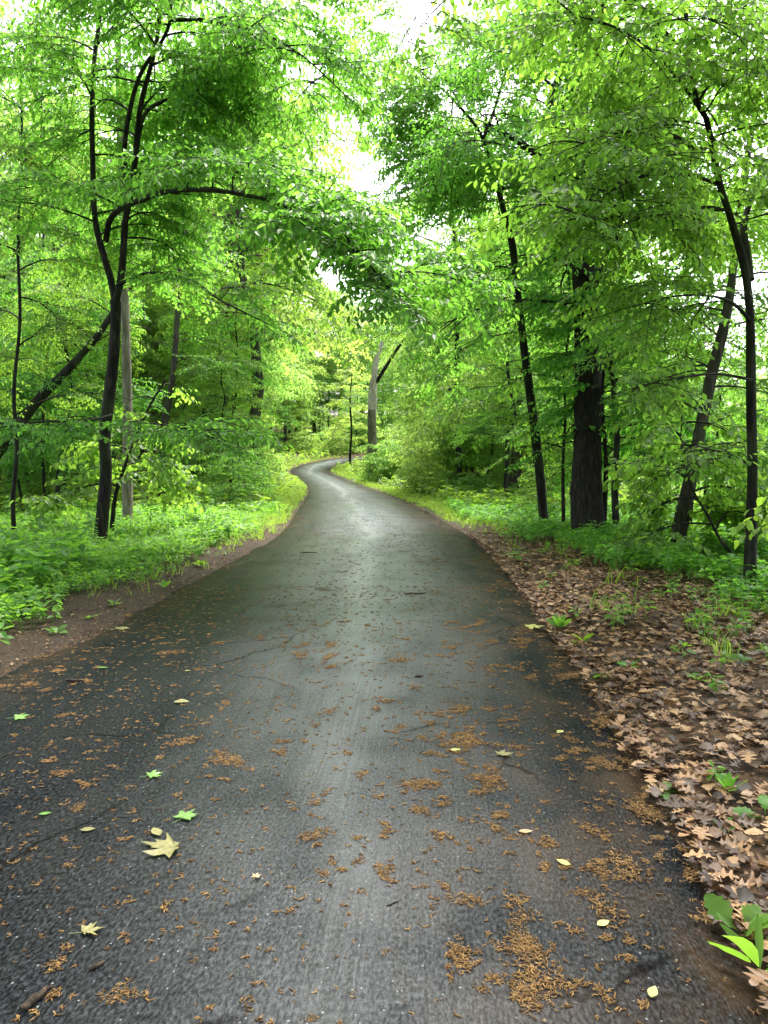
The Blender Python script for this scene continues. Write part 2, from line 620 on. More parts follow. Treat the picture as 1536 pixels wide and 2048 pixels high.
nr, na = len(EL), 25
t = np.linspace(0, 1, na)
RV = EL[:, None, :] * (1 - t)[None, :, None] + ER[:, None, :] * t[None, :, None]
cl = 0.5 * (EL + ER)
s = np.concatenate([[0], np.cumsum(np.linalg.norm(np.diff(cl, axis=0), axis=1))])
wid = np.linalg.norm(ER - EL, axis=1)
jag = (vnoise(s[:, None] * 1.0 + np.zeros((1, na)), np.tile(t * 50, (nr, 1)), .35, 6) - .5) * .10
RV[:, 0, 0] += jag[:, 0]
RV[:, -1, 0] += jag[:, -1]
rz = ground0(RV[..., 0], RV[..., 1]) + 0.045 * (1 - (2 * t - 1) ** 2)[None] + 0.004
rz[:, 0] -= .03
rz[:, -1] -= .03
V = np.concatenate([RV, rz[..., None]], -1).reshape(-1, 3)
i = np.arange(nr - 1)[:, None] * na
j = np.arange(na - 1)[None]
a = i + j
F = np.stack([a, a + 1, a + 1 + na, a + na], -1).reshape(-1, 4)
M['road'] = road_material()
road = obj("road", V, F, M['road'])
tag(road, kind='structure')
U = np.stack([np.tile(t, (nr, 1)) * wid[:, None], np.tile(s[:, None], (1, na))], -1).reshape(-1, 2).astype(np.float32)
uvl = road.data.uv_layers.new(name="UVMap")
li = np.zeros(len(road.data.loops), np.int32)
road.data.loops.foreach_get("vertex_index", li)
uvl.data.foreach_set("uv", U[li].ravel())
at = road.data.attributes.new("across", 'FLOAT', 'POINT')
at.data.foreach_set("value", np.tile(t, nr).astype(np.float32))
at = road.data.attributes.new("sheen_fade", 'FLOAT', 'POINT')  # painted sheen weakens towards the camera
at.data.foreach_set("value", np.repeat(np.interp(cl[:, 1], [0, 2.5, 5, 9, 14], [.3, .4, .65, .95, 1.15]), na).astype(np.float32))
at = road.data.attributes.new("sheen_band", 'FLOAT', 'POINT')  # position across the road, centred on the painted sheen
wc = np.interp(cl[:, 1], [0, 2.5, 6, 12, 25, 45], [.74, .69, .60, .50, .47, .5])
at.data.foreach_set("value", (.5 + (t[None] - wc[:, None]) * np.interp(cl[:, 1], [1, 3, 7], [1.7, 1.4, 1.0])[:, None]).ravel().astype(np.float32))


def road_z(x, y):
    tt = np.clip((x - xl(y)) / (xr(y) - xl(y)), 0, 1)
    return ground0(x, y) + .045 * (1 - (2 * tt - 1) ** 2) + .004


# ------------------------------------------------------------------ leaf sprays
def leaf6(L, W, fold=.1, droop=.12):
    V = np.array([[0, 0, 0], [.30 * L, .46 * W, fold * W], [.68 * L, .38 * W, fold * W - droop * L * .35], [L, 0, -droop * L], [.68 * L, -.38 * W, fold * W - droop * L * .35], [.30 * L, -.46 * W, fold * W]])
    return V, np.array([[0, 3, 2, 1], [0, 5, 4, 3]])


def leaf4(L, W, fold=.1, droop=.15):
    V = np.array([[0, 0, 0], [.42 * L, .5 * W, fold * W], [L, 0, -droop * L], [.42 * L, -.5 * W, fold * W]])
    return V, np.array([[0, 3, 2, 1]])


def rot_frames(d, roll=0.0, up=(0, 0, 1.0)):
    """(n,3) directions -> (n,3,3) whose columns are x=d, y, z~up"""
    x = norm(d)
    y = np.cross(np.broadcast_to(up, x.shape), x)
    bad = np.linalg.norm(y, axis=1) < 1e-3
    y[bad] = [1, 0, 0]
    y = norm(y)
    z = np.cross(x, y)
    roll = np.broadcast_to(np.asarray(roll, float), (len(x),))
    c, s_ = np.cos(roll)[:, None], np.sin(roll)[:, None]
    y, z = y * c + z * s_, z * c - y * s_
    return np.stack([x, y, z], -1)


def make_spray(r, fine=True, L=.085, length=.75, step=.05, hang=24, wr=.56):
    """a flat leafy shoot along +x; returns leaf V,F and wood V,F"""
    twigs = []
    n = 7
    tt = np.linspace(0, 1, n)
    bend = r.uniform(-.25, .25)
    main = np.stack([tt * length, bend * tt ** 2 * length * .6, -.16 * tt ** 2 * length + .04 * tt], 1)
    twigs.append(main)
    sgn = 1 if r.random() < .5 else -1
    for f in np.arange(.14, .86, .15):
        p = np.array([np.interp(f, tt, main[:, k]) for k in range(3)])
        ang = sgn * R(r.uniform(34, 58))
        sgn = -sgn
        ln = length * (.52 - .34 * f) * r.uniform(.75, 1.2)
        q = np.linspace(0, 1, 5)
        dx, dy = math.cos(ang), math.sin(ang)
        twigs.append(p + np.stack([q * ln * dx + .1 * q * q * ln, q * ln * dy, -.14 * q * q * ln + r.uniform(-.05, .05) * q], 1))
    P0, D0 = [], []
    wood = MB()
    for k, tw in enumerate(twigs):
        seg = np.concatenate([[0], np.cumsum(np.linalg.norm(np.diff(tw, axis=0), axis=1))])
        tot = seg[-1]
        sg = 1
        for dist in np.arange(step * .6, tot + step * .4, step):
            dist = min(dist, tot)
            p = np.array([np.interp(dist, seg, tw[:, c]) for c in range(3)])
            d = norm(np.array([np.interp(min(dist + .02, tot), seg, tw[:, c]) - np.interp(max(dist - .02, 0), seg, tw[:, c]) for c in range(3)]))
            ang = sg * R(r.uniform(35, 70)) * (0.2 if dist >= tot - 1e-6 else 1)
            sg = -sg
            ca, sa = math.cos(ang), math.sin(ang)
            dd = np.array([d[0] * ca - d[1] * sa, d[0] * sa + d[1] * ca, d[2]])
            dd[2] -= math.tan(R(np.clip(r.normal(hang, 16), -5, 78)))
            P0.append(p); D0.append(norm(dd))
        if fine:
            wood.add(*tube(tw, np.linspace(.006 if k == 0 else .004, .0018, len(tw)), 3))
        elif k == 0:
            wood.add(*tube(tw[::2], np.linspace(.006, .002, len(tw[::2])), 3))
    P0, D0 = np.array(P0), np.array(D0)
    n = len(P0)
    fr = rot_frames(D0, r.normal(0, .45, n))
    sc = np.clip(r.normal(1, .2, n), .5, 1.45)
    lv, lf = (leaf6(L, L * wr, .12, .13) if fine else leaf4(L, L * .60, .10, .2))
    V = np.einsum('nij,kj->nki', fr, lv) * sc[:, None, None] + P0[:, None]
    F = (lf[None] + (np.arange(n) * len(lv))[:, None, None]).reshape(-1, lf.shape[1])
    wv, wf = wood.data()
    return V.reshape(-1, 3), F, wv, wf[0]


_r = np.random.default_rng(3)
SPRAY = {
    'fine': [make_spray(_r, True, .082, l, .058) for l in (.62, .75, .85, .70, .55)],
    'small': [make_spray(_r, True, .064, l, .048, 20, .62) for l in (.6, .72, .8)],
    'broad': [make_spray(_r, True, .105, l, .078, 26, .78) for l in (.62, .75, .85)],
    'coarse': [make_spray(_r, False, .13, l, .105, 24) for l in (.8, .95, 1.05, .9)],
    'vast': [make_spray(_r, False, .19, l, .17, 24) for l in (1.3, 1.5, 1.7)],
}


SHOW = [  # trunk stretches that stand clear of leaves: photo polyline, half width, distance
    ([(198, 1106), (212, 935), (209, 880)], 34, 13), ([(213, 850), (228, 700), (232, 610)], 26, 13), ([(228, 600), (197, 480), (189, 425)], 16, 13),
    ([(236, 590), (250, 470)], 14, 13), ([(215, 470), (245, 415), (325, 385), (430, 381)], 14, 12), ([(430, 381), (550, 405)], 5, 10), ([(20, 880), (125, 750), (215, 650)], 20, 20),
    ([(253, 640), (254, 820)], 14, 18), ([(256, 950), (256, 1050)], 20, 18), ([(301, 590), (312, 820)], 16, 30), ([(355, 620), (335, 820)], 16, 26),
    ([(455, 470), (462, 370)], 18, 33), ([(440, 620), (452, 540)], 18, 33), ([(186, 350), (190, 60)], 12, 13), ([(270, 330), (310, 100)], 14, 13),
    ([(1089, 1064), (1068, 850), (1045, 660)], 24, 16.5), ([(1033, 565), (998, 390)], 20, 16.5), ([(966, 278), (900, 195)], 14, 16.5), ([(966, 278), (1010, 130)], 12, 16.5),
    ([(1174, 1090), (1174, 830)], 48, 14.4), ([(1232, 1086), (1231, 860), (1221, 725)], 22, 14.4), ([(1128, 1066), (1127, 850)], 14, 15.5),
    ([(1348, 1120), (1403, 850), (1430, 720)], 30, 11.6), ([(1443, 675), (1462, 590)], 20, 11.6), ([(1500, 1180), (1503, 850), (1500, 640)], 24, 8.6), ([(1497, 590), (1440, 370), (1405, 225)], 24, 8.6),
    ([(1484, 1142), (1400, 1000)], 12, 10.3), ([(919, 990), (917, 925)], 14, 33), ([(760, 690), (746, 790)], 22, 52), ([(744, 955), (744, 905)], 22, 52), ([(1026, 1000), (1036, 910)], 22, 28),
]
SKYGAP = [([(855, -40), (815, 60)], 40, .85), ([(620, 140), (560, 165)], 34, .8), ([(1290, 430), (1310, 520)], 55, .6), ([(1270, 640), (1390, 620)], 30, .5), ([(1500, 300), (1490, 330)], 26, .6)]


def seg_dist(px, py, line):
    m = 1e9
    for (x0, y0), (x1, y1) in zip(line[:-1], line[1:]):
        dx, dy = x1 - x0, y1 - y0
        t_ = max(0, min(1, ((px - x0) * dx + (py - y0) * dy) / (dx * dx + dy * dy)))
        m = min(m, math.hypot(px - x0 - t_ * dx, py - y0 - t_ * dy))
    return m


PRUNE = [True]


def pruned(c, r):
    if not PRUNE[0] or c[1] < 1:
        return False
    px, py, dep = proj(c[None])
    px, py, dep = px[0], py[0], dep[0]
    for line, hw, d in SHOW:
        if dep < d + .4 and seg_dist(px, py, line) < hw + 190 / dep:
            return r.random() < .9
    for line, hw, pr in SKYGAP:
        if seg_dist(px, py, line) < hw + 60 / dep:
            return r.random() < pr
    return False


class Tree:
    def __init__(self, kind='fine', seed=0):
        self.wood = MB()
        self.kind = kind
        self.subs = []
        self.S = []                       # spray: pos, dir, scale, roll
        self.r = np.random.default_rng(seed)
        self.size = self.r.uniform(.82, 1.22)

    def limb(self, pts, r0, r1, n=6, lump=.03, power=1.0, sub=False):
        k = len(pts)
        q = np.linspace(0, 1, k) ** power
        v, f = tube(pts, r0 + (r1 - r0) * q, n, lump, int(self.r.integers(1e6)))
        if sub:
            self.subs.append((v, f))
        else:
            self.wood.add(v, f)

    def spray(self, p, d, s=1.0):
        if pruned(np.asarray(p) + .35 * np.asarray(d) * s, self.r):
            return
        self.S.append((p, d, s * self.size * self.r.uniform(.75, 1.2), self.r.normal(0, .25)))

    def leaf_line(self, pts, spacing, f0=.25, scale=1.0, spread=50, pitch=-8, tip=True):
        """leafy shoots left and right along a branch"""
        pts = np.asarray(pts)
        seg = np.concatenate([[0], np.cumsum(np.linalg.norm(np.diff(pts, axis=0), axis=1))])
        tot = seg[-1]
        sg = 1 if self.r.random() < .5 else -1
        for dist in np.arange(f0 * tot + self.r.uniform(0, spacing), tot, spacing):
            p = np.array([np.interp(dist, seg, pts[:, c]) for c in range(3)])
            d = np.array([np.interp(min(dist + .05, tot), seg, pts[:, c]) - np.interp(max(dist - .05, 0), seg, pts[:, c]) for c in range(3)])
            az = math.atan2(d[1], d[0]) + sg * R(spread + self.r.normal(0, 16))
            sg = -sg
            el = R(pitch + self.r.normal(0, 13))
            self.spray(p, (math.cos(az) * math.cos(el), math.sin(az) * math.cos(el), math.sin(el)), scale)
        if tip:
            d = pts[-1] - pts[-2]
            self.spray(pts[-1], norm(d), scale)

    def branch(self, p, az, el, length, r0, droop=45, sub=True, spacing=.3, scale=1.0, wob=.12, f0=.22, n=9):
        """an arching branch with side branches and shoots; angles in degrees"""
        r = self.r
        pts = [np.asarray(p, float)]
        st = length / (n - 1)
        a = R(az)
        for k in range(1, n):
            f = k / (n - 1)
            e = R(el - droop * f)
            a += r.normal(0, wob)
            pts.append(pts[-1] + st * np.array([math.cos(a) * math.cos(e), math.sin(a) * math.cos(e), math.sin(e)]))
        pts = np.array(pts)
        self.limb(pts, r0, max(.004, r0 * .12), 5)
        self.leaf_line(pts, spacing, f0, scale)
        if sub:
            sg = 1 if r.random() < .5 else -1
            for f in np.arange(.22, .86, .145):
                q = np.array([np.interp(f * (n - 1), np.arange(n), pts[:, c]) for c in range(3)])
                e = el - droop * f
                l2 = length * r.uniform(.38, .6) * (1.05 - .55 * f)
                if l2 < .35:
                    continue
                self.branch(q, math.degrees(a) * 0 + az + sg * r.uniform(38, 65), e + r.uniform(-6, 16), l2, max(.005, r0 * .42), droop * .6, False, spacing, scale, wob, .12, 6)
                sg = -sg
        return pts

    def crown_mesh(self, name, mat_, parent):
        sp = SPRAY[self.kind]
        idx = self.r.integers(0, len(sp), len(self.S))
        lm = MB()
        for k, (lv, lf, wv, wf) in enumerate(sp):
            sel = [self.S[i] for i in np.nonzero(idx == k)[0]]
            if not sel:
                continue
            pos = np.array([x[0] for x in sel], float)
            fr = rot_frames(np.array([x[1] for x in sel], float), np.array([x[3] for x in sel]))
            sc = np.array([x[2] for x in sel])
            for (v, f, dst) in ((lv, lf, lm), (wv, wf, self.wood)):
                VV = np.einsum('nij,kj->nki', fr, v) * sc[:, None, None] + pos[:, None]
                FF = (f[None] + (np.arange(len(sel)) * len(v))[:, None, None]).reshape(-1, f.shape[1])
                dst.add(VV.reshape(-1, 3), FF)
        return lm.build(name, mat_, parent, smooth=False)

    def finish(self, root, leafmat, barkmat):
        """shift to the root and build crown + trunk"""
        o = np.array(root.location)
        crown = self.crown_mesh('crown', leafmat, root) if self.S else None
        V, F = self.wood.data()
        tr = obj('trunk', V - o, F, barkmat, root)
        for v, f in self.subs:
            obj('limb', v - o, f, barkmat, tr)
        if crown:
            n = len(crown.data.vertices)
            co = np.zeros(n * 3, np.float32)
            crown.data.vertices.foreach_get("co", co)
            co = (co.reshape(-1, 3) - o.astype(np.float32)).ravel()
            crown.data.vertices.foreach_set("co", co)
            crown.data.update()
        return tr, crown


def smooth_poly(pts, n=6):
    return catmull(pts, n)


def px_line(pix, d0, d1=None):
    """photo polyline at depths d0..d1 -> smooth world polyline"""
    k = len(pix)
    ds = np.linspace(d0, d1 if d1 is not None else d0, k)
    return smooth_poly([P(x, y, d) for (x, y), d in zip(pix, ds)], 5)


def wood_point(pts, f):
    k = len(pts) - 1
    return np.array([np.interp(f * k, np.arange(k + 1), pts[:, c]) for c in range(3)])


def dress(T, pts, f0, f1, count, length, el=(20, 50), droop=55, spacing=.3, scale=1.0, r0=.02, azs=None, sub=True):
    """branches all round a trunk polyline"""
    az = T.r.uniform(0, 360)
    for k in range(count):
        f = f0 + (f1 - f0) * (k + T.r.uniform(0, .9)) / count
        az += 137.5 + T.r.normal(0, 18)
        a = az if azs is None else azs[0] + (azs[1] - azs[0]) * T.r.random()
        if azs is None and (k + .5) / count < .4 and math.sin(R(a)) < -.35:
            a = -a
        l = length * (1.05 - .5 * (f - f0) / max(1e-6, f1 - f0)) * T.r.uniform(.75, 1.2)
        T.branch(wood_point(pts, f), a, T.r.uniform(*el), l, r0, droop, sub, spacing, scale)


# ------------------------------------------------------------------ the near trees, one by one
def hero(name, base_px, label, cat='tree', kind='fine', seed=0, group=None):
    b = G(*base_px)
    b[2] = float(gz(b[0], b[1])) - .05
    root = empty(name, b)
    tag(root, label, cat, group)
    return root, Tree(kind, seed), float(b[1])


# left: forked dark tree with the limb that arches over the road
root, T, d = hero('forked_tree', (200, 1100), "dark forked tree at left verge whose long limb arches over the road", seed=1)
tr = px_line([(198, 1106), (208, 1000), (212, 935), (209, 880), (219, 790), (228, 700), (232, 620), (230, 600)], d)
T.limb(tr, .115, .092, 10, .05)
ls = px_line([(231, 606), (222, 560), (210, 520), (196, 470), (189, 425), (186, 350), (184, 225), (188, 125), (198, 50), (206, -30), (210, -160)], d, d + .6)
T.limb(ls, .068, .03, 8, .04, sub=True)
rs = px_line([(231, 606), (238, 575), (245, 530), (250, 450), (257, 410), (268, 345), (278, 235), (290, 175), (312, 90), (322, 0), (335, -150)], d, d - .5)
T.limb(rs, .07, .03, 8, .04, sub=True)
r2 = px_line([(257, 410), (248, 330), (256, 240), (280, 150), (322, 85), (340, 40), (342, -40)], d - .1, d - 1.2)
T.limb(r2, .05, .02, 6, .03, sub=True)
r3 = px_line([(270, 330), (288, 232), (330, 200), (375, 172), (465, 132), (545, 100), (640, 90)], d, d + 1.2)
T.limb(r3, .04, .012, 6, .03, sub=True)
r4 = px_line([(340, 40), (390, 40), (445, 48), (515, 62), (600, 108), (680, 180)], d - 1, d - 1.8)
T.limb(r4, .032, .010, 6, .03, sub=True)
arch = px_line([(212, 480), (220, 440), (245, 415), (285, 398), (325, 385), (375, 380), (425, 381), (480, 388), (550, 405), (625, 440), (675, 475), (725, 520), (765, 562), (800, 596)], d - .05, d - 4.6)
T.limb(arch, .055, .009, 7, .04, sub=True)
arch2 = px_line([(520, 397), (590, 402), (650, 405), (700, 410), (742, 420)], d - 3.0, d - 4.4)
T.limb(arch2, .02, .006, 5, .03)
low = px_line([(222, 830), (190, 838), (140, 842), (70, 845), (-20, 858)], d - .1, d - 3.0)
T.limb(low, .03, .008, 5)
low2 = px_line([(213, 850), (265, 845), (330, 850), (400, 865), (445, 885)], d - .1, d - 3.2)
T.limb(low2, .03, .008, 5)
low3 = px_line([(235, 570), (300, 545), (380, 560), (440, 600), (520, 640), (560, 660)], d - .1, d - 1.5)
T.limb(low3, .03, .008, 5)
T.leaf_line(arch, .17, .22, 1.05, 62, -8)
T.leaf_line(arch, .22, .3, 1.0, 100, 10)
T.leaf_line(arch[len(arch) * 6 // 10:], .09, .1, .95, 34, -32)
T.leaf_line(arch[len(arch) * 7 // 10:], .10, .1, .85, 60, -40)
T.leaf_line(arch2, .16, .1, 1.0, 60, -6)
for f in (.3, .38, .46, .52, .6, .67, .74, .82, .9):
    for sg in (1, -1):
        az = math.degrees(math.atan2(*(arch[min(int(f * 70) + 2, len(arch) - 1)] - arch[int(f * 60)])[1::-1]))
        T.branch(wood_point(arch, f), az + sg * T.r.uniform(35, 75), T.r.uniform(6, 30), T.r.uniform(1.0, 2.2) * (1.1 - .6 * f), .014, 40, True, .26)
for ln in (low, low2, low3):
    T.leaf_line(ln, .17, .12, 1.0, 60, -8)
    for f in (.25, .45, .6, .75):
        T.branch(wood_point(ln, f), T.r.uniform(-150, 20), T.r.uniform(0, 20), T.r.uniform(.7, 1.3), .01, 35, False, .2)
for ln in (r3, r4):
    T.leaf_line(ln, .22, .25)
    dress(T, ln, .25, 1, 13, 1.6, (0, 35), 50, .28, 1, .012)
dress(T, ls, .25, 1, 17, 2.4, (15, 45), 60, .3)
dress(T, rs, .25, 1, 14, 2.3, (15, 45), 60, .3)
dress(T, r2, .35, 1, 8, 1.8, (15, 45), 60, .3)
T.finish(root, M['leaf'], M['bark'])

# left: leaning dark trunk behind it
root, T, d = hero('leaning_tree', (-60, 1040), "dark bare trunk leaning steeply towards the forked tree at far left", seed=2)
tr = px_line([(-70, 1046), (-40, 960), (10, 886), (75, 802), (125, 750), (165, 707), (195, 672), (222, 632), (300, 520), (360, 400)], d, d)
T.limb(tr, .17, .05, 9, .06)
dress(T, tr, .5, 1, 12, 2.2, (10, 50), 50)
T.finish(root, M['leaf'], M['bark'])

# pale trunks
root, T, d = hero('pale_trunk_tree', (256, 1058), "straight grey barked tree just behind the forked tree at left", seed=3)
tr = px_line([(256, 1062), (255, 980), (256, 880), (254, 760), (251, 640), (247, 520), (244, 400), (240, 250), (236, 80), (233, -60)], d)
T.limb(tr, .13, .06, 9, .04)
dress(T, tr, .55, 1, 14, 2.8, (20, 50), 60, .36)
T.finish(root, M['leaf'], M['bark_pale'])
root, T, d = hero('pale_trunk_tree', (312, 990), "slim crooked tree with bare cream coloured trunk in the left wood", seed=4)
tr = px_line([(312, 992), (311, 890), (312, 825), (310, 760), (312, 700), (306, 640), (301, 590), (295, 520), (291, 470), (289, 380), (292, 250), (288, 120)], d)
T.limb(tr, .115, .05, 8, .07)
dress(T, tr, .55, 1, 12, 2.6, (20, 50), 60, .4)
T.finish(root, M['leaf'], M['bark_pale'])
root, T, d = hero('brown_trunk_tree', (330, 1010), "brown trunk with gentle lean right of the cream trunk", seed=5)
tr = px_line([(326, 1012), (325, 920), (331, 835), (340, 790), (348, 735), (352, 680), (355, 620), (360, 520), (368, 400), (380, 250)], d)
T.limb(tr, .15, .06, 8, .05)
dress(T, tr, .45, 1, 14, 2.6, (15, 50), 60, .4)
T.finish(root, M['leaf'], M['bark_mid'])

# left: mature tree, rough trunk glimpsed through the leaves
root, T, d = hero('mature_tree', (405, 985), "big rough barked tree behind the left verge with a bent dark limb", seed=6)
tr = px_line([(405, 990), (410, 900), (425, 780), (440, 660), (452, 560), (458, 460), (464, 370), (472, 200), (478, 60), (470, -120), (465, -260)], d)
T.limb(tr, .40, .22, 12, .06)
for ln in ([(452, 560), (480, 520), (512, 470), (540, 455), (575, 440), (640, 400), (690, 330)], [(455, 480), (500, 500), (520, 470), (518, 440), (530, 380)],
           [(466, 300), (520, 220), (560, 120), (600, 0)], [(470, 270), (540, 235), (620, 240), (700, 290)], [(474, 180), (560, 160), (640, 170), (730, 220)], [(464, 340), (400, 230), (340, 90), (300, -40)], [(476, 120), (540, 20), (600, -100)]):
    q = px_line(ln, d - .2, d + T.r.uniform(-3, 3))
    T.limb(q, .13, .03, 7, .06, sub=True)
    dress(T, q, .3, 1, 8, 3.0, (5, 45), 50, .45)
dress(T, tr, .5, 1, 14, 4.2, (10, 50), 50, .45, 1.15, .05)
T.finish(root, M['leaf_far'], M['bark_mid'])

# thin dark trunks deep in the left wood
for k, (bp, line, lab) in enumerate([
    ((122, 1012), [(121, 1016), (128, 960), (136, 900), (143, 850), (150, 780), (150, 650), (160, 480), (165, 300)], "dark straight trunk deep in the shade of the left wood"),
    ((186, 972), [(186, 975), (184, 930), (187, 880), (180, 800), (184, 700), (178, 560), (182, 420)], "thin dark trunk showing between the leaning and forked trees"),
    ((90, 1030), [(90, 1034), (88, 960), (84, 880), (92, 760), (96, 640), (88, 500), (82, 330), (84, 150)], "slim dark sapling trunk at far left crossing the leaning trunk"),
    ((222, 1080), [(222, 1084), (228, 1010), (240, 960), (262, 900), (290, 830), (330, 760)], "thin whip sapling slanting right beside the forked tree base"),
    ((30, 1085), [(30, 1090), (26, 1000), (34, 900), (28, 780), (40, 640), (36, 480), (44, 300), (40, 100)], "slender tree at the far left edge with arching leafy branches"),
]):
    root, T, d = hero('slender_tree', bp, lab, kind=('small', 'broad', 'small', 'broad', 'small')[k], seed=20 + k)
    tr = px_line(line, d)
    T.limb(tr, .05 if k in (2, 3, 4) else .12, .02, 7, .04)
    dress(T, tr, .35, 1, 14, 2.2 if k != 3 else 1.0, (10, 45), 55, .34)
    T.finish(root, M['leaf'], M['bark'])

# ---- right
root, T, d = hero('slender_tree', (1087, 1058), "tall slender dark tree leaning left over the road, left of the oak", seed=30)
tr = px_line([(1089, 1064), (1080, 950), (1068, 850), (1055, 750), (1040, 628), (1033, 565), (1025, 490), (1013, 445), (998, 385), (980, 320), (966, 278)], d, d - .6)
T.limb(tr, .115, .05, 9, .05)
b1 = px_line([(966, 278), (950, 250), (925, 220), (888, 182), (850, 150), (800, 110)], d - .6, d - 2.0)
b2 = px_line([(966, 278), (985, 230), (1005, 165), (1022, 100), (1040, 20), (1050, -80)], d - .6, d - .8)
b3 = px_line([(1033, 565), (1060, 520), (1100, 470), (1150, 440)], d - .4, d + .8)
b4 = px_line([(998, 385), (960, 340), (920, 310), (870, 300), (820, 320)], d - .5, d - 1.8)
b5 = px_line([(990, 350), (930, 280), (860, 240), (790, 215), (730, 225)], d - .5, d - 1.0)
b6 = px_line([(925, 220), (880, 140), (830, 90), (770, 70)], d - 1, d - 1.5)
for ln, r0 in ((b1, .04), (b2, .04), (b3, .02), (b4, .022), (b5, .022), (b6, .02)):
    T.limb(ln, r0, .008, 6, sub=True)
    T.leaf_line(ln, .2, .15)
    dress(T, ln, .2, 1, 9, 1.7, (5, 45), 50, .28, 1, .012)
dress(T, tr, .35, 1, 20, 2.5, (5, 40), 55, .34)
T.finish(root, M['leaf'], M['bark'])

# the big oak
root, T, d = hero('oak_tree', (1175, 1084), "massive old tree with deeply furrowed black bark beside the right verge", kind='small', seed=31)
d += .3
tr = px_line([(1176, 1092), (1175, 1060), (1174, 1000), (1174, 930), (1175, 850), (1176, 760), (1174, 650), (1168, 540), (1160, 440), (1150, 330), (1150, 200), (1160, 60), (1180, -80), (1190, -300)], d, d + .5)
k = len(tr)
rad = np.interp(np.linspace(0, 1, k), [0, .03, .08, .2, .5, .8, 1], [.46, .36, .315, .285, .24, .2, .12])
T.wood.add(*tube(tr, rad, 40, .045, 5))
# furrow ridges
V0 = T.wood.V[0].reshape(k, 40, 3)
ctr = V0.mean(1, keepdims=True)
wv = 1 + .035 * np.sin(np.arange(40) * np.pi)[None, :, None] + .03 * np.where(np.arange(40) % 2 == 0, 1, -1)[None, :, None] * np.sin(np.arange(k) * .9)[:, None, None]
T.wood.V[0] = (ctr + (V0 - ctr) * (1 + .04 * np.where(np.arange(40) % 2 == 0, 1, -1)[None, :, None] * (1 + .5 * np.sin(np.arange(k) * 1.7 + 1)[:, None, None]))).reshape(-1, 3)
for ln, dd in (([(1160, 440), (1120, 360), (1060, 300), (980, 250)], -2), ([(1150, 300), (1170, 200), (1195, 80), (1215, -60)], -3),
               ([(1155, 380), (1240, 280), (1330, 170), (1420, 60), (1480, -30)], 2), ([(1150, 330), (1100, 220), (1130, 100), (1090, -60)], 1),
               ([(1168, 560), (1260, 480), (1330, 420), (1400, 380)], 2.5)):
    q = px_line(ln, d, d + dd)
    T.limb(q, .13, .03, 7, .05, sub=True)
    dress(T, q, .25, 1, 8, 2.6, (5, 45), 50, .38, 1, .02)
dress(T, tr, .42, 1, 17, 3.2, (0, 45), 50, .38, 1, .04)
T.finish(root, M['leaf'], M['bark_oak'])

for k, (bp, line, r0, f0, nb, lb, lab, bk, nm) in enumerate([
    ((1232, 1086), [(1232, 1090), (1231, 1020), (1229, 950), (1234, 885), (1229, 800), (1221, 725), (1218, 640), (1228, 540), (1236, 450), (1240, 330), (1230, 200), (1245, 60)], .07, .2, 20, 2.0, "slim dark tree standing close to the right of the massive trunk", 'bark', 'slender_tree'),
    ((1128, 1066), [(1128, 1070), (1126, 980), (1127, 900), (1131, 830), (1128, 740), (1140, 640), (1136, 520)], .045, .3, 12, 1.5, "thin sapling between the massive trunk and the slender leaning tree", 'bark', 'slender_tree'),
    ((1208, 1078), [(1206, 1080), (1210, 1000), (1212, 920), (1207, 850), (1205, 780), (1215, 660), (1222, 520)], .06, .3, 10, 1.6, "dark stem half hidden behind the right flank of the massive trunk", 'bark', 'slender_tree'),
    ((1350, 1120), [(1348, 1126), (1363, 1040), (1383, 950), (1403, 850), (1423, 750), (1443, 675), (1458, 600), (1468, 520), (1480, 420), (1500, 280), (1530, 120)], .125, .3, 24, 2.2, "mottled grey brown tree leaning right near the sunny clearing", 'bark_mid', 'leaning_tree'),
    ((1376, 1092), [(1376, 1094), (1380, 1030), (1388, 960), (1400, 880), (1420, 790), (1440, 700)], .055, .4, 8, 1.4, "thin stem just behind the mottled leaning tree", 'bark', 'slender_tree'),
    ((1484, 1142), [(1490, 1152), (1466, 1110), (1440, 1078), (1415, 1030), (1388, 985), (1368, 930), (1362, 880), (1366, 800)], .028, .3, 14, 1.3, "thin bare stem slanting left in front of the bright clearing", 'bark', 'slender_tree'),
    ((918, 992), [(920, 996), (918, 925), (914, 840), (913, 740), (914, 620), (912, 540), (905, 430), (900, 330), (905, 200)], .14, .3, 18, 3.0, "straight dark tree on the right verge well up the road", 'bark', 'slender_tree'),
    ((1026, 1004), [(1023, 1008), (1030, 950), (1034, 900), (1040, 830), (1050, 740), (1065, 620), (1070, 480), (1060, 330)], .27, .35, 16, 3.4, "thick brown trunk behind the slender trees right of the road", 'bark_mid', 'mature_tree'),
    ((940, 985), [(960, 985), (930, 900), (905, 800), (885, 735), (870, 690), (855, 640)], .07, .3, 10, 2.0, "thin dark tree bending left over the right verge up the road", 'bark', 'slender_tree'),
]):
    root, T, d = hero(nm, bp, lab, kind=('small', 'fine', 'broad', 'small', 'fine', 'broad', 'coarse', 'coarse', 'coarse')[k], seed=40 + k)
    tr = px_line(line, d)
    T.limb(tr, r0, r0 * .3, 9, .05)
    dress(T, tr, f0, 1, nb, lb, (5, 45), 55, .32 if d < 20 else .45)
    T.finish(root, M['leaf'] if d < 20 else M['leaf_far'], M[bk])

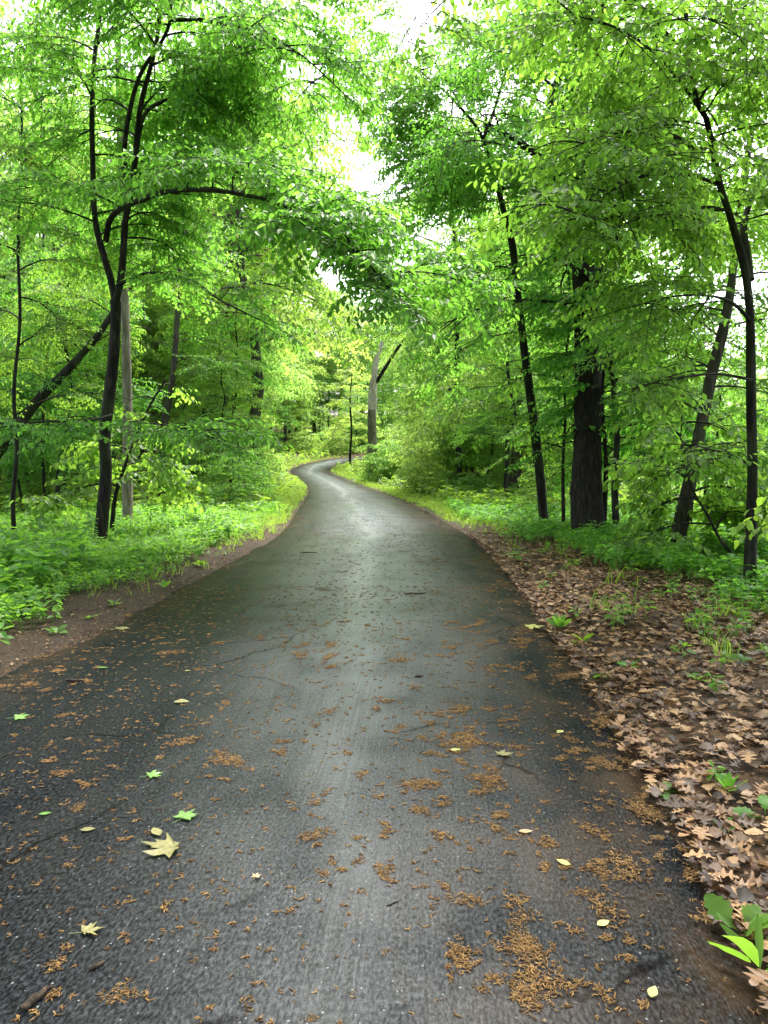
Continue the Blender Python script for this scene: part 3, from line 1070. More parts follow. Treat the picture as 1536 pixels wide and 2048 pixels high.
# right: nearest tree at the frame's edge
root, T, d = hero('near_tree', (1500, 1188), "dark twin stemmed tree at right edge nearest the camera", seed=60)
tr = px_line([(1497, 1200), (1500, 1120), (1503, 1050), (1505, 950), (1503, 850), (1502, 750), (1500, 650), (1498, 600), (1490, 540), (1473, 475), (1458, 425), (1440, 370), (1428, 310), (1413, 240), (1395, 205), (1380, 120), (1370, 0), (1365, -150)], d, d - .6)
T.limb(tr, .076, .02, 10, .05, .7)
b2 = px_line([(1500, 560), (1494, 500), (1488, 450), (1510, 380), (1540, 330), (1580, 240)], d - .2, d + .5)
T.limb(b2, .05, .02, 7, sub=True)
BR = [([(1420, 285), (1395, 300), (1355, 275), (1313, 265), (1265, 262), (1218, 268), (1160, 290)], .026, -1.6),
      ([(1500, 640), (1470, 610), (1438, 595), (1390, 590), (1333, 595), (1260, 615)], .022, -.8),
      ([(1503, 760), (1440, 748), (1380, 752), (1310, 765), (1250, 790)], .018, -1.2),
      ([(1455, 420), (1400, 415), (1340, 425), (1270, 440), (1200, 470)], .02, -1.5),
      ([(1395, 205), (1440, 140), (1500, 60)], .02, -1.0),
      ([(1398, 215), (1350, 150), (1290, 90), (1220, 50), (1140, 30)], .022, -1.8),
      ([(1440, 370), (1380, 350), (1310, 350), (1240, 365), (1180, 395), (1130, 430)], .02, -2.2),
      ([(1504, 930), (1450, 905), (1400, 900), (1340, 915)], .014, .8),
      ([(1380, 120), (1310, 40), (1240, -20), (1120, -50)], .02, -1.6)]
for ln, r0, dd in BR:
    q = px_line(ln, d - .3, d - .3 + dd)
    T.limb(q, r0, .005, 6, sub=True)
    T.leaf_line(q, .17, .2, .95)
    dress(T, q, .2, 1, 8, 1.1, (-5, 30), 40, .22, .9, .009)
dress(T, tr, .55, 1, 14, 1.5, (0, 40), 50, .26, .95, .012)
dress(T, b2, .3, 1, 6, 1.3, (0, 40), 50, .26, .95, .012)
q = px_line([(1365, -150), (1200, -160), (1050, -110), (950, -50), (880, 10), (835, 60)], d - .6, d - 3.4)
T.limb(q, .02, .004, 6)
T.leaf_line(q, .22, .5, .8, 60, -25)
for f in (.6, .7, .8, .9):
    T.branch(wood_point(q, f), T.r.uniform(150, 260), -10, .55, .005, 50, False, .22, .75)
T.finish(root, M['leaf'], M['bark'])

root = empty('sapling', (2.72, 3.6, float(gz(np.array(2.72), np.array(3.6))) - .03))
tag(root, "pale leaved sapling reaching into the right edge of the view", "sapling")
T = Tree('fine', 66)
q = smooth_poly([(2.72, 3.6, -.03), (2.69, 3.62, .6), (2.65, 3.7, 1.2), (2.6, 3.75, 1.9), (2.58, 3.8, 2.6)], 4)
T.limb(q, .018, .006, 6)
for z_, az_, ln_ in ((1.55, 165, .2), (1.8, 200, .22), (2.05, 165, .26), (2.25, 150, .3), (1.5, 80, .6), (2.0, 60, .6)):
    T.branch([np.interp(z_, q[:, 2], q[:, 0]), np.interp(z_, q[:, 2], q[:, 1]), z_], az_, 15, ln_, .006, 40, False, .2, .72)
T.finish(root, M['herb'], M['bark'])

# far: bleached snag and the stub beside the road
root, T, d = hero('dead_snag', (745, 955), "bleached broken snag above a dark stump at the road bend", seed=70)
d = 52.0
tr = px_line([(744, 962), (745, 900), (744, 830), (746, 790), (750, 735), (757, 705), (765, 683)], d)
T.limb(tr[:12], .42, .31, 12, .14)
obj('broken_top', *[(lambda v, f: (v - np.array(root.location), f))(*tube(tr[11:], np.linspace(.31, .12, len(tr) - 11), 12, .14, 3))][0], M['bark_snag'], root)
_v, _f = tube(px_line([(746, 775), (775, 728), (800, 690), (830, 655), (846, 642)], d, d - 2), np.linspace(.14, .06, 21), 6)
obj('limb', _v - np.array(root.location), _f, M['bark'], root)
T.finish(root, M['leaf_far'], M['bark_pale'])
root, T, d = hero('slender_tree', (701, 934), "small dark stemmed tree inside the road bend", kind='coarse', seed=71)
tr = px_line([(701, 937), (700, 910), (703, 860), (700, 800), (705, 740)], d)
T.limb(tr, .14, .05, 7)
dress(T, tr, .4, 1, 16, 2.4, (10, 50), 50, .4)
T.finish(root, M['leaf_far'], M['bark'])


# ------------------------------------------------------------------ generic trees, built once per kind and copied
PRUNE_OFF = PRUNE.__setitem__(0, False)


def generic(name, h, base, spread, nb, r0, kind, seed, leafm, barkm, spacing=.34, lean=.04, scale=1.0, el=(10, 55), sub=True):
    root = empty(name)
    T = Tree(kind, seed)
    q = np.linspace(0, 1, 12)
    wob = np.cumsum(T.r.normal(0, .012 * h, (12, 2)), axis=0)
    pts = np.stack([wob[:, 0] + lean * h * q, wob[:, 1], q * h - .15], 1)
    T.limb(pts, r0, r0 * .2, 8, .05)
    az = T.r.uniform(0, 360)
    for k in range(nb):
        f = base + (1 - base) * ((k + .5) / nb)
        az += 137.5 + T.r.normal(0, 15)
        prof = math.sin(math.pi * min(1, .28 + .72 * (k + .5) / nb)) ** .7
        T.branch(wood_point(pts, f), az, T.r.uniform(*el), max(.5, spread * prof * T.r.uniform(.75, 1.2)), max(.008, r0 * .3 * (1 - .6 * f)), 50, sub, spacing, scale)
    T.spray(pts[-1], (0, 0, 1), scale)
    T.finish(root, leafm, barkm)
    return root


YOUNG = [generic('young_tree', h, b, s_, n, r0, ('fine', 'broad', 'small')[sd_ % 3], sd_, M['leaf'], M['bark'], .36, ln)
         for h, b, s_, n, r0, sd_, ln in ((7.5, .22, 2.0, 26, .07, 101, .05), (9.5, .25, 2.3, 30, .09, 102, -.04), (6.0, .2, 1.8, 22, .055, 103, .08))]
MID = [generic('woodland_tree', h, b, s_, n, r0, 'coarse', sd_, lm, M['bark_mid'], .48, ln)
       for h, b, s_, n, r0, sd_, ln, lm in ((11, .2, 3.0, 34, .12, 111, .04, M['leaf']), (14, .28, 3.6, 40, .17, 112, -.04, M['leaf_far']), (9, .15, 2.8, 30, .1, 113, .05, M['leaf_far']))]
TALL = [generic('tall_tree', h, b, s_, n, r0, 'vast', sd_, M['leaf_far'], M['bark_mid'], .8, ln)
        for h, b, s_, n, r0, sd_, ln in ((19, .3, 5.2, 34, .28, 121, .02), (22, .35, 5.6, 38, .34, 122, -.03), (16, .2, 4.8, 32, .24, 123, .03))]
SHRUB = [generic('shrub', h, .1, s_, n, .025, 'fine', sd_, M['leaf'], M['bark'], .3, .05, .95, (5, 50), False)
         for h, s_, n, sd_ in ((2.2, 1.1, 24, 131), (1.5, .9, 18, 132), (3.0, 1.3, 30, 133))]
FSHRUB = [generic('shrub', h, .08, s_, n, .03, 'coarse', sd_, M['leaf_far'], M['bark'], .36, .05, 1.0, (5, 55), True)
          for h, s_, n, sd_ in ((2.6, 1.4, 16, 135), (3.6, 1.8, 20, 136))]

HIGH = [generic('tall_tree', 19, .47, 6.2, 30, .3, 'coarse', sd_, M['leaf'], M['bark_mid'], .6, ln, 1.25, (0, 40)) for sd_, ln in ((141, .01), (142, -.01))]
HIGH_SHADE = [generic('tall_tree', 19, .56, 5.8, 20, .3, 'broad', 143, M['leaf'], M['bark_mid'], .45, .01, 1.0, (0, 40))]
USED = set()


def place(protos, x, y, label, cat, group, s=1.0, rz=None, k=None):
    p = protos[int(rng.integers(len(protos)))] if k is None else protos[k]
    o = p if p.name not in USED else copy_tree(p)
    USED.add(p.name)
    o.location = (float(x), float(y), float(gz(np.array(x), np.array(y))) - .03)
    o.rotation_euler = (0, 0, float(rng.uniform(0, 6.28) if rz is None else rz))
    o.scale = (s, s, s)
    tag(o, label, cat, group)
    return o


def scatter_pts(n, x0, x1, y0, y1, mind, ok, tries=40):
    out = []
    for _ in range(n * tries):
        x, y = rng.uniform(x0, x1), rng.uniform(y0, y1)
        if not ok(x, y):
            continue
        if all((x - a) ** 2 + (y - b) ** 2 > mind * mind for a, b in out):
            out.append((x, y))
            if len(out) >= n:
                break
    return out


def offr(x, y): return float(off_road(np.array([x]), np.array([y]))[0])


def clear_view(x, y):
    """keeps copied trees from standing in front of the bare trunks the photo shows"""
    px = 768 + FPX * x / y
    if 36 < y < 77 and offr(x, y) < 4.2 and not (x > 1 and y < 50):
        return False
    if x < 0:
        return not (px < 270 and y < 21.5) and not (150 < px < 450 and y < 34)
    return not (1000 < px < 1260 and y < 18)


def in_fov(x, y, m=2.0): return abs(x) < 0.53 * y + m


LIT = lambda x, y: x > 7 + .12 * y and 12 < y < 48        # the open sunny clearing on the right

for (x, y) in scatter_pts(16, -16, -4.6, 15, 32, 2.6, lambda x, y: clear_view(x, y) and in_fov(x, y, 2) and offr(x, y) > 2.4):
    place(YOUNG, x, y, "young leafy tree among many in the dense wood left of the road", "tree", "young trees in the left wood", rng.uniform(.8, 1.15))
for (x, y) in scatter_pts(10, 3.5, 18, 18, 36, 2.6, lambda x, y: clear_view(x, y) and in_fov(x, y, 2) and offr(x, y) > 2.6 and not LIT(x, y)):
    place(YOUNG, x, y, "young leafy tree among many in the thicket right of the road", "tree", "young trees right of the road", rng.uniform(.75, 1.1))
for (x, y) in scatter_pts(30, -30, -6, 27, 75, 3.8, lambda x, y: clear_view(x, y) and in_fov(x, y, 3) and offr(x, y) > 2.6):
    place(MID, x, y, "woodland tree one of many crowding the slope left of the far road", "tree", "woodland trees on the left", rng.uniform(.8, 1.2))
for (x, y) in scatter_pts(26, 1, 34, 30, 74, 3.6, lambda x, y: clear_view(x, y) and not (1220 < 768 + FPX * x / y < 1420 and y < 55) and in_fov(x, y, 3) and offr(x, y) > 3.0 and not LIT(x, y)):
    place(MID, x, y, "woodland tree one of many beyond the right verge", "tree", "woodland trees on the right", rng.uniform(.75, 1.1))
for (x, y, s_, k_) in [(-8.2, 44, 1.05, 1), (-17, 34, 1.0, 1), (-13.5, 39, 1.0, 0), (-21, 43, 1.05, 1), (-12.5, 50, 1.0, 0), (-11.5, 62, .9, 1), (-14, 72, 1.0, 0), (-11, 84, .95, 2), (-12, 100, 1.1, 1), (-3, 97, 1.05, 1), (5, 98, 1.1, 0), (0, 108, 1.1, 2), (-7, 106, 1.1, 0), (4.5, 64, .85, 0), (6.5, 52, .8, 2), (-16, 58, 1.1, 1), (-20, 66, 1.1, 0), (10, 60, .9, 1)]:
    place(TALL, x, y, "tall lime green tree framing the far bend of the road", "tree", "tall trees round the far bend", s_, None, k_)
for (x, y, s_, k_, rz_) in [(-5.7, 31, .95, 0, 1), (3.4, 38, .9, 1, 2)]:
    place(HIGH, x, y, "tall tree whose high crown closes over the middle of the road", "tree", "high crowned trees over the middle road", s_, rz_, k_)
for (x, y) in scatter_pts(26, -20, 16, 78, 102, 2.8, lambda x, y: offr(x, y) > 2.5):
    place(MID, x, y, "lime green woodland tree on the bank just beyond the far bend", "tree", "trees on the bank beyond the bend", rng.uniform(.6, 1.0))
for (x, y, s_) in [(1.6, 49.5, 1.15), (2.2, 47.5, .9), (.15, 50.5, .85), (1.0, 54.5, 1.2), (1.4, 52, 1.3), (1.0, 58, 1.2)]:
    place(FSHRUB, x, y, "bushy shrub at the foot of the bleached snag", "shrub", "shrubs round the snag", s_)
for (x, y, s_, k_) in [(-5.5, -3.5, .9, 0), (5.5, -4, .9, 1)]:  # added behind the camera, out of view, to dim the near road
    place(TALL, x, y, "unseen tall broad tree added behind the camera to shade the road", "tree", "added shade trees behind the camera", s_, None, k_)
for (x, y, s_, k_, rz_) in [(-7.4, 9.8, .95, 0, 0), (-6.2, 4, 1.0, 0, 3), (5.4, 1.5, 1.0, 0, 2), (4.3, 6.2, .95, 0, 1), (-5.2, 7.6, 1, 0, 5)]:  # added so their crowns keep sky light off the near road
    place(HIGH_SHADE, x, y, "high crowned tree added beside the near road to shade it", "tree", "added shade trees over the near road", s_, rz_, k_)
for (x, y) in scatter_pts(26, -34, 40, 80, 125, 5.0, lambda x, y: in_fov(x, y, 4) and offr(x, y) > 3):
    place(TALL, x, y, "bright lime green tree one of many on the hillside beyond the bend", "tree", "trees on the hillside", rng.uniform(.8, 1.1))
for (x, y) in scatter_pts(7, -26, -10, 26, 60, 6.5, lambda x, y: in_fov(x, y, 3) and offr(x, y) > 4.5):
    place(TALL, x, y, "tall tree rising above the young wood on the left", "tree", "tall trees on the left", rng.uniform(.85, 1.1))
for (x, y) in scatter_pts(6, 7, 26, 24, 66, 6.0, lambda x, y: not 1200 < 768 + FPX * x / y < 1430 and in_fov(x, y, 3) and offr(x, y) > 5.5 and not LIT(x, y)):
    place(TALL, x, y, "tall tree rising above the thicket on the right", "tree", "tall trees on the right", rng.uniform(.75, 1.0))
for (x, y) in scatter_pts(14, -12, -3, 15, 40, 1.5, lambda x, y: clear_view(x, y) and in_fov(x, y, 0) and 1.9 < offr(x, y) < 5):
    place(SHRUB, x, y, "low leafy shrub one of many at the edge of the left wood", "shrub", "shrubs along the left wood edge", rng.uniform(.6, 1.05))
for (x, y) in scatter_pts(12, 2.5, 14, 16, 42, 1.5, lambda x, y: in_fov(x, y, 0) and 2.6 < offr(x, y) < 6):
    place(SHRUB, x, y, "low leafy shrub one of many among the trunks on the right", "shrub", "shrubs among the right trunks", rng.uniform(.5, .9))
for (x, y) in scatter_pts(75, -26, 20, 34, 104, 1.7, lambda x, y: in_fov(x, y, 0) and 1.6 < offr(x, y) < 8 and (y > 78 or (x < 0 and 768 + FPX * (x + 1.7) / y < 578) or 768 + FPX * (x - 1.6) / y > 752)):
    place(FSHRUB, x, y, "bushy shrub one of many lining the far bend of the road", "shrub", "shrubs lining the far road", rng.uniform(.7, 1.15))


# ------------------------------------------------------------------ ground cover
def herb_template(r, n_st=1, h=.28, L=.085, tiers=3, k=4):
    """a small broad-leaved plant: leaf V,F (quads)"""
    P0, D0, sc = [], [], []
    for t_ in range(tiers):
        z = h * (.45 + .55 * (t_ + 1) / tiers)
        a0 = r.uniform(0, 6.28)
        for q in range(k):
            a_ = a0 + q * 6.28 / k + r.normal(0, .25)
            el = R(r.normal(-8 if t_ < tiers - 1 else 12, 14))
            d = np.array([math.cos(a_) * math.cos(el), math.sin(a_) * math.cos(el), math.sin(el)])
            P0.append([d[0] * .02, d[1] * .02, z])
            D0.append(d)
            sc.append(r.uniform(.75, 1.2) * (1.1 if t_ == tiers - 2 else .9))
    fr = rot_frames(np.array(D0), r.normal(0, .3, len(D0)))
    lv, lf = leaf6(L, L * .62, .1, .16)
    V = np.einsum('nij,kj->nki', fr, lv) * np.array(sc)[:, None, None] + np.array(P0)[:, None]
    F = (lf[None] + (np.arange(len(D0)) * 6)[:, None, None]).reshape(-1, 4)
    V = V.reshape(-1, 3)
    sv, sf = tube(np.array([[0, 0, -.03], [.005, 0, h * .5], [0, .004, h]]), [.004, .003, .002], 3)
    return np.vstack([V, sv]), np.vstack([F, sf + len(V)])


def grass_template(r, n=9, h=.14):
    Vs, Fs = [], []
    for q in range(n):
        a_ = r.uniform(0, 6.28)
        hh = h * r.uniform(.5, 1.2)
        ln = r.uniform(.2, .9) * hh
        b = np.array([r.normal(0, .03), r.normal(0, .03), -.01])
        d = np.array([math.cos(a_), math.sin(a_), 0])
        s_ = np.array([-d[1], d[0], 0]) * .0035
        v = [b - s_, b + s_, b + d * ln * .35 + [0, 0, hh * .7] + s_, b + d * ln * .35 + [0, 0, hh * .7] - s_, b + d * ln + [0, 0, hh], b + d * ln + [0, 0, hh * .98]]
        Fs.append(np.array([[0, 1, 2, 3], [3, 2, 4, 5]]) + len(Vs) * 6)
        Vs.append(np.array(v))
    return np.vstack(Vs), np.vstack(Fs)


def scatter_mesh(name, temps, pos, scl, mat_, tilt=.12, label=None, cat=None):
    mb = MB()
    k = rng.integers(0, len(temps), len(pos))
    for q, (v, f) in enumerate(temps):
        sel = np.nonzero(k == q)[0]
        if not len(sel):
            continue
        n = len(sel)
        a_ = rng.uniform(0, 6.28, n)
        d = np.stack([np.cos(a_), np.sin(a_), rng.normal(0, tilt, n)], 1)
        fr = rot_frames(d, rng.normal(0, tilt, n))
        VV = np.einsum('nij,kj->nki', fr, v) * scl[sel][:, None, None] + pos[sel][:, None]
        mb.add(VV.reshape(-1, 3), (f[None] + (np.arange(n) * len(v))[:, None, None]).reshape(-1, f.shape[1]))
    o = mb.build(name, mat_, None, smooth=False)
    tag(o, label, cat, kind='stuff')
    return o


def rand_pts(n, x0, x1, y0, y1, prob):
    x, y = rng.uniform(x0, x1, n), rng.uniform(y0, y1, n)
    o = off_road(x, y)
    ok = (rng.random(n) < prob(x, y, o)) & (np.abs(x) < .56 * y + 2.5)
    x, y = x[ok], y[ok]
    return np.stack([x, y, gz(x, y)], 1), o[ok]


_r = np.random.default_rng(17)
HERB = [herb_template(_r, 1, h, L, t_, k_) for h, L, t_, k_ in ((.24, .085, 3, 4), (.32, .10, 3, 4), (.18, .075, 2, 5), (.28, .12, 2, 4), (.38, .09, 4, 4))]
BROAD = [herb_template(_r, 1, h, L, t_, k_) for h, L, t_, k_ in ((.42, .16, 2, 5), (.34, .14, 2, 4), (.5, .15, 3, 4))]
GRASS = [grass_template(_r, 9, .13), grass_template(_r, 11, .10), grass_template(_r, 7, .18)]
FHERB = [herb_template(_r, 1, h, L, 2, 4) for h, L in ((.35, .17), (.5, .2), (.28, .15))]

lside = lambda x, y: x < .5 * (xl(y) + xr(y))
edgeN = lambda x, y: .25 * (vnoise(x, y, 1.3, 21) - .5) * 2
# left, near
p1, o1 = rand_pts(26000, -14, -2.5, 3.5, 22, lambda x, y, o: np.where(lside(x, y), np.clip((o - .36 - edgeN(x, y) * 1.5) * 1.6, 0, 1) * (.35 + .65 * (vnoise(x, y, .9, 22) > .35)), 0) * np.clip(1.35 - y / 40, .3, 1))
scatter_mesh("undergrowth", HERB, p1, rng.uniform(.5, 1.05, len(p1)) * (.5 + .7 * vnoise(p1[:, 0], p1[:, 1], 1.1, 77)), M['herb'], .18, "knee high green herbs covering the ground left of the road", "undergrowth")
p1, o1 = rand_pts(900, -9, -3.5, 3.5, 12, lambda x, y, o: np.where(lside(x, y), np.clip((o - .8) * 1.5, 0, 1) * (vnoise(x, y, 1.6, 23) > .5), 0))
scatter_mesh("undergrowth", BROAD, p1, rng.uniform(.7, 1.15, len(p1)), M['herb'], .12, "broad leaved plants at the front of the left undergrowth", "undergrowth")
NARROW = [herb_template(_r, 1, h, L, 5, 3) for h, L in ((.45, .07), (.6, .08), (.36, .06))]
p1, o1 = rand_pts(1500, -12, -3.2, 6, 20, lambda x, y, o: np.where(lside(x, y), np.clip((o - 1.2), 0, 1) * (vnoise(x, y, .8, 27) > .62) * .8, 0))
scatter_mesh("undergrowth", NARROW, p1, rng.uniform(.7, 1.35, len(p1)), M['leaf'], .22, "taller stalky weeds rising from the left undergrowth", "undergrowth")
p1, o1 = rand_pts(6000, -12, 10, 2.5, 20, lambda x, y, o: np.clip(o - .4, 0, 1) * (vnoise(x, y, .6, 28) > .6) * .5)
scatter_mesh("grass", GRASS, p1, rng.uniform(.8, 1.7, len(p1)), M['grass'], .25, "loose tufts of grass between the verge herbs", "grass")
# right, near
p1, o1 = rand_pts(20000, 2, 16, 3, 24, lambda x, y, o: np.where(~lside(x, y), np.clip((o - 1.35 - .8 * np.clip((9 - y) / 6, 0, 1) - edgeN(x, y) * 2.5 + np.clip((y - 11) / 6, 0, 1.4)) * .9, 0, 1) * (.3 + .7 * (vnoise(x, y, .8, 24) > .38)), 0))
scatter_mesh("undergrowth", HERB, p1, rng.uniform(.5, 1.0, len(p1)) * (.65 + .8 * vnoise(p1[:, 0], p1[:, 1], 1.1, 78)), M['herb'], .18, "knee high green herbs under the trees right of the road", "undergrowth")
# far cover both sides
p1, o1 = rand_pts(60000, -40, 45, 20, 125, lambda x, y, o: np.clip((o - .5) * .8, 0, 1) * .6)
scatter_mesh("undergrowth", FHERB, p1, rng.uniform(.7, 1.4, len(p1)), M['herb'], .15, "bright green ground cover of the far wood floor", "undergrowth")
# grass strips along the edges
p1, o1 = rand_pts(95000, -12, 8, 8, 76, lambda x, y, o: np.where(o > .05, np.clip(1.5 - np.abs(o - .7 - .7 * np.clip((y - 14) / 10, 0, 1)) * .8, 0, 1), 0) * np.where(lside(x, y), np.clip((y - 12) / 8, .10, 1), np.clip((y - 15) / 7, 0, 1)) * (.3 + .7 * (vnoise(x, y, .7, 25) > .42)))
scatter_mesh("grass", GRASS, p1, rng.uniform(.7, 1.3, len(p1)), M['grass'], .2, "yellow green grass and clover along the road edges", "grass")


p1, o1 = rand_pts(22000, -11, 7, 12, 74, lambda x, y, o: np.where(o > .1, np.clip(1.6 - np.abs(o - 1.3) * .8, 0, 1), 0) * np.where(lside(x, y), np.clip((y - 12) / 6, 0, 1), np.clip((y - 16) / 6, 0, 1)))
scatter_mesh("grass", [HERB[2], HERB[0]], p1, rng.uniform(.35, .7, len(p1)), M['grass'], .2, "bright clover and low weeds on the far verges", "grass")


# ------------------------------------------------------------------ leaf litter
def outline_leaf(half, L, curl, r, cup=.2):
    """a leaf from a half outline [(x,y)...] (0..1), mirrored, as strips round the midrib; curled"""
    half = np.array(half, float)
    n = len(half)
    mid = np.stack([half[:, 0] * .96, np.zeros(n)], 1)
    up = half.copy()
    dn = half * [1, -1]
    V = np.vstack([mid, up, dn]) * L
    z = curl * np.abs(V[:, 1]) * r.uniform(.3, 1.2) + cup * L * ((V[:, 0] / L - .5) ** 2 - .25) * r.uniform(-1, 1.4) + r.normal(0, .012 * L, len(V)) + np.where(V[:, 1] > 0, 1, -1) * np.abs(V[:, 1]) * r.normal(0, .25)
    V = np.column_stack([V, z])
    V[:, 0] -= .45 * L
    F = []
    for q in range(n - 1):
        F.append([q, q + 1, n + q + 1, n + q])
        F.append([q + 1, q, 2 * n + q, 2 * n + q + 1])
    return V, np.array(F)


OAK = [(0, .012), (.14, .02), (.2, .09), (.24, .2), (.29, .08), (.37, .08), (.42, .28), (.5, .36), (.52, .20), (.56, .09), (.64, .10), (.7, .27), (.79, .30), (.78, .16), (.8, .08), (.88, .10), (.94, .08), (1, .005)]
OAK2 = [(0, .012), (.16, .02), (.22, .14), (.3, .13), (.36, .26), (.46, .24), (.54, .34), (.62, .22), (.72, .26), (.8, .16), (.9, .13), (1, .01)]
_r = np.random.default_rng(29)
OAKS = [outline_leaf(OAK if q % 3 else OAK2, .125 * _r.uniform(.75, 1.2), _r.uniform(0, .35), _r, .4) for q in range(12)]
BROWN = [(0, .01), (.12, .13), (.3, .22), (.5, .24), (.7, .17), (.88, .08), (1, .005)]
SCRAPS = [outline_leaf(BROWN, .07 * _r.uniform(.6, 1.3), _r.uniform(0, .8), _r, .9) for q in range(4)] + [outline_leaf([(0, .05), (.3, .2), (.5, .1), (.8, .25), (1, .02)], .05, .5, _r, .8), outline_leaf([(0, .02), (.2, .3), (.45, .15), (.7, .2), (1, .1)], .04, .3, _r, .8)]


def litter_pts(n, y0, y1, prob):
    return rand_pts(n, .8, 9, y0, y1, prob)


bare = lambda x, y: vnoise(x, y, .55, 31) * .6 + vnoise(x, y, .22, 32) * .4
pl, ol = litter_pts(60000, 1.2, 18, lambda x, y, o: np.where(~lside(x, y) & (o > -.02), np.clip((3.3 - o) * .8, 0, 1) * np.clip(.45 + 2.2 * (bare(x, y) - .32) + np.clip(.35 - o, 0, .35) * 1.6 - .35 * np.clip((4.2 - y) / 1.5, 0, 1) * np.clip(o * 3, 0, 1), .06, 1) * np.clip((17 - y) / 5, 0, 1), 0))
pl[:, 2] += rng.uniform(.006, .035, len(pl))
hyp = np.hypot(pl[:, 0], pl[:, 1])
_, _py, _d = proj(pl)
_px = _[:]
vis = (_px < 1540) & (_py < 2060) & (_py > 0)
order = np.argsort(np.where(vis, hyp, 1e6))
near_i, rest = order[:240], order[240:]
scatter_mesh("leaf_litter", OAKS, pl[rest], rng.uniform(.45, .92, len(rest)), M['dry'], .17, "brown dry oak leaves carpeting the ground beside the road", "leaf litter")
OAKM = [mesh_data("oak_leaf", v, f, M['dry']) for v, f in OAKS]
for q in near_i:
    o = bpy.data.objects.new("oak_leaf", OAKM[int(rng.integers(len(OAKM)))])
    COL.objects.link(o)
    o.location = pl[q] + [0, 0, .012]
    o.rotation_euler = (rng.normal(0, .14), rng.normal(0, .14), rng.uniform(0, 6.28))
    s_ = float(rng.uniform(.6, .98))
    o.scale = (s_, s_, s_)
    tag(o, "dry tan lobed oak leaf lying on the right verge near the camera", "leaf", "dry oak leaves on the near right verge")
pl2, ol2 = litter_pts(48000, 1.2, 16, lambda x, y, o: np.where(~lside(x, y) & (o > -.05), np.clip((3.6 - o) * .8, 0, 1) * .45, 0))
pl2[:, 2] += rng.uniform(.0, .02, len(pl2))
scatter_mesh("leaf_litter", SCRAPS, pl2, rng.uniform(.4, 1.1, len(pl2)), M['dry'], .3, "broken brown leaf bits between the oak leaves", "leaf litter")
pl2, ol2 = rand_pts(30000, -9, -2.5, 2.5, 18, lambda x, y, o: np.where(lside(x, y) & (o > -.1), np.clip(1.2 - np.abs(o - .35) * .8, 0, 1) * .5, 0))
pl2[:, 2] += .006
scatter_mesh("leaf_litter", SCRAPS, pl2, rng.uniform(.25, .8, len(pl2)), M['dry'], .25, "brown scraps strewn over the left dirt strip", "leaf litter")
TW = []
for q in range(4):
    L_ = _r.uniform(.08, .3)
    qq = np.linspace(-.5, .5, 6)
    v_, f_ = tube(np.stack([qq * L_, _r.normal(0, .03 * L_, 6), np.full(6, .004)], 1), [.0015, .003, .003, .0028, .002, .001], 4)
    TW.append((v_, f_))
pl2, ol2 = rand_pts(2600, -9, 9, 1.5, 16, lambda x, y, o: np.where((o > 0) & (o < 3.5), .22, 0))
pl2[:, 2] += .012
scatter_mesh("debris", TW, pl2, rng.uniform(.4, 1.2, len(pl2)), M['twig'], .1, "thin dead twigs lying on the verges", "debris")
# sparse dry leaves along the left dirt strip
pl, ol = rand_pts(2600, -9, -2.5, 3, 20, lambda x, y, o: np.where(lside(x, y) & (o > 0), np.clip(1.3 - np.abs(o - .6) * .6, 0, 1) * .35, 0))
pl[:, 2] += .012
scatter_mesh("leaf_litter", OAKS, pl, rng.uniform(.3, .75, len(pl)), M['dry'], .2, "small brown leaf scraps on the left dirt strip", "leaf litter")


# ------------------------------------------------------------------ catkins on the road
def catkin_clump(r, n, rad):
    mb = MB()
    for q in range(n):
        p = np.append(np.clip(r.normal(0, rad * .42, 2), -rad * .8, rad * .8) * [1.4, .7] + [0, .2 * rad * math.sin(q * .9)], r.uniform(.0008, .003))
        a_ = r.uniform(0, 6.28)
        k = 5
        pts = [p]
        for s_ in range(k - 1):
            a_ += r.normal(0, 1.0)
            pts.append(pts[-1] + np.array([math.cos(a_), math.sin(a_), 0]) * r.uniform(.003, .007) + [0, 0, r.normal(0, .0012)])
        pts = np.array(pts)
        pts[:, 2] = np.maximum(pts[:, 2], .0015)
        mb.add(*tube(pts, [.0008, .0016, .0018, .0015, .0008], 3))
    V, F = mb.data()
    return V, F[0]


_r = np.random.default_rng(41)
CAT = [catkin_clump(_r, int(n), rad) for n, rad in ((20, .018), (30, .028), (54, .046), (110, .075), (14, .018), (8, .010), (10, .014), (6, .008), (16, .022), (9, .012), (5, .007))]


def on_road(n, y0, y1, prob):
    y = y0 + (y1 - y0) * rng.random(n)
    tt = rng.random(n)
    x = xl(y) + (xr(y) - xl(y)) * tt
    ok = (rng.random(n) < prob(x, y, tt)) & (np.abs(x) < .56 * y + .6)
    x, y = x[ok], y[ok]
    return np.stack([x, y, road_z(x, y) + .001], 1)


cl_ = lambda x, y: np.clip((vnoise(x, y, .45, 51) * .5 + vnoise(x, y, .13, 52) * .5 - .45) * 3.6, 0.05, 1)
edge_p = lambda t_: .13 + .95 * np.clip((t_ - .66) / .28, 0, 1) + .25 * np.clip((.15 - t_) / .15, 0, 1)
pc = np.vstack([on_road(9500, 1.3, 7, lambda x, y, t_: edge_p(t_) * cl_(x, y) * .75),
                on_road(9000, 7, 24, lambda x, y, t_: edge_p(t_) * cl_(x, y) * .7),
                on_road(2600, 24, 50, lambda x, y, t_: np.clip((t_ - .8) / .2, 0, 1) + np.clip((.12 - t_) / .1, 0, 1) * .4 + .02)])
_px, _py, _d = proj(pc)
vis = (_px > 0) & (_px < 1536) & (_py < 2048)
order = np.argsort(np.where(vis, np.hypot(pc[:, 0], pc[:, 1]), 1e6))
near_i, rest = order[:230], order[230:]
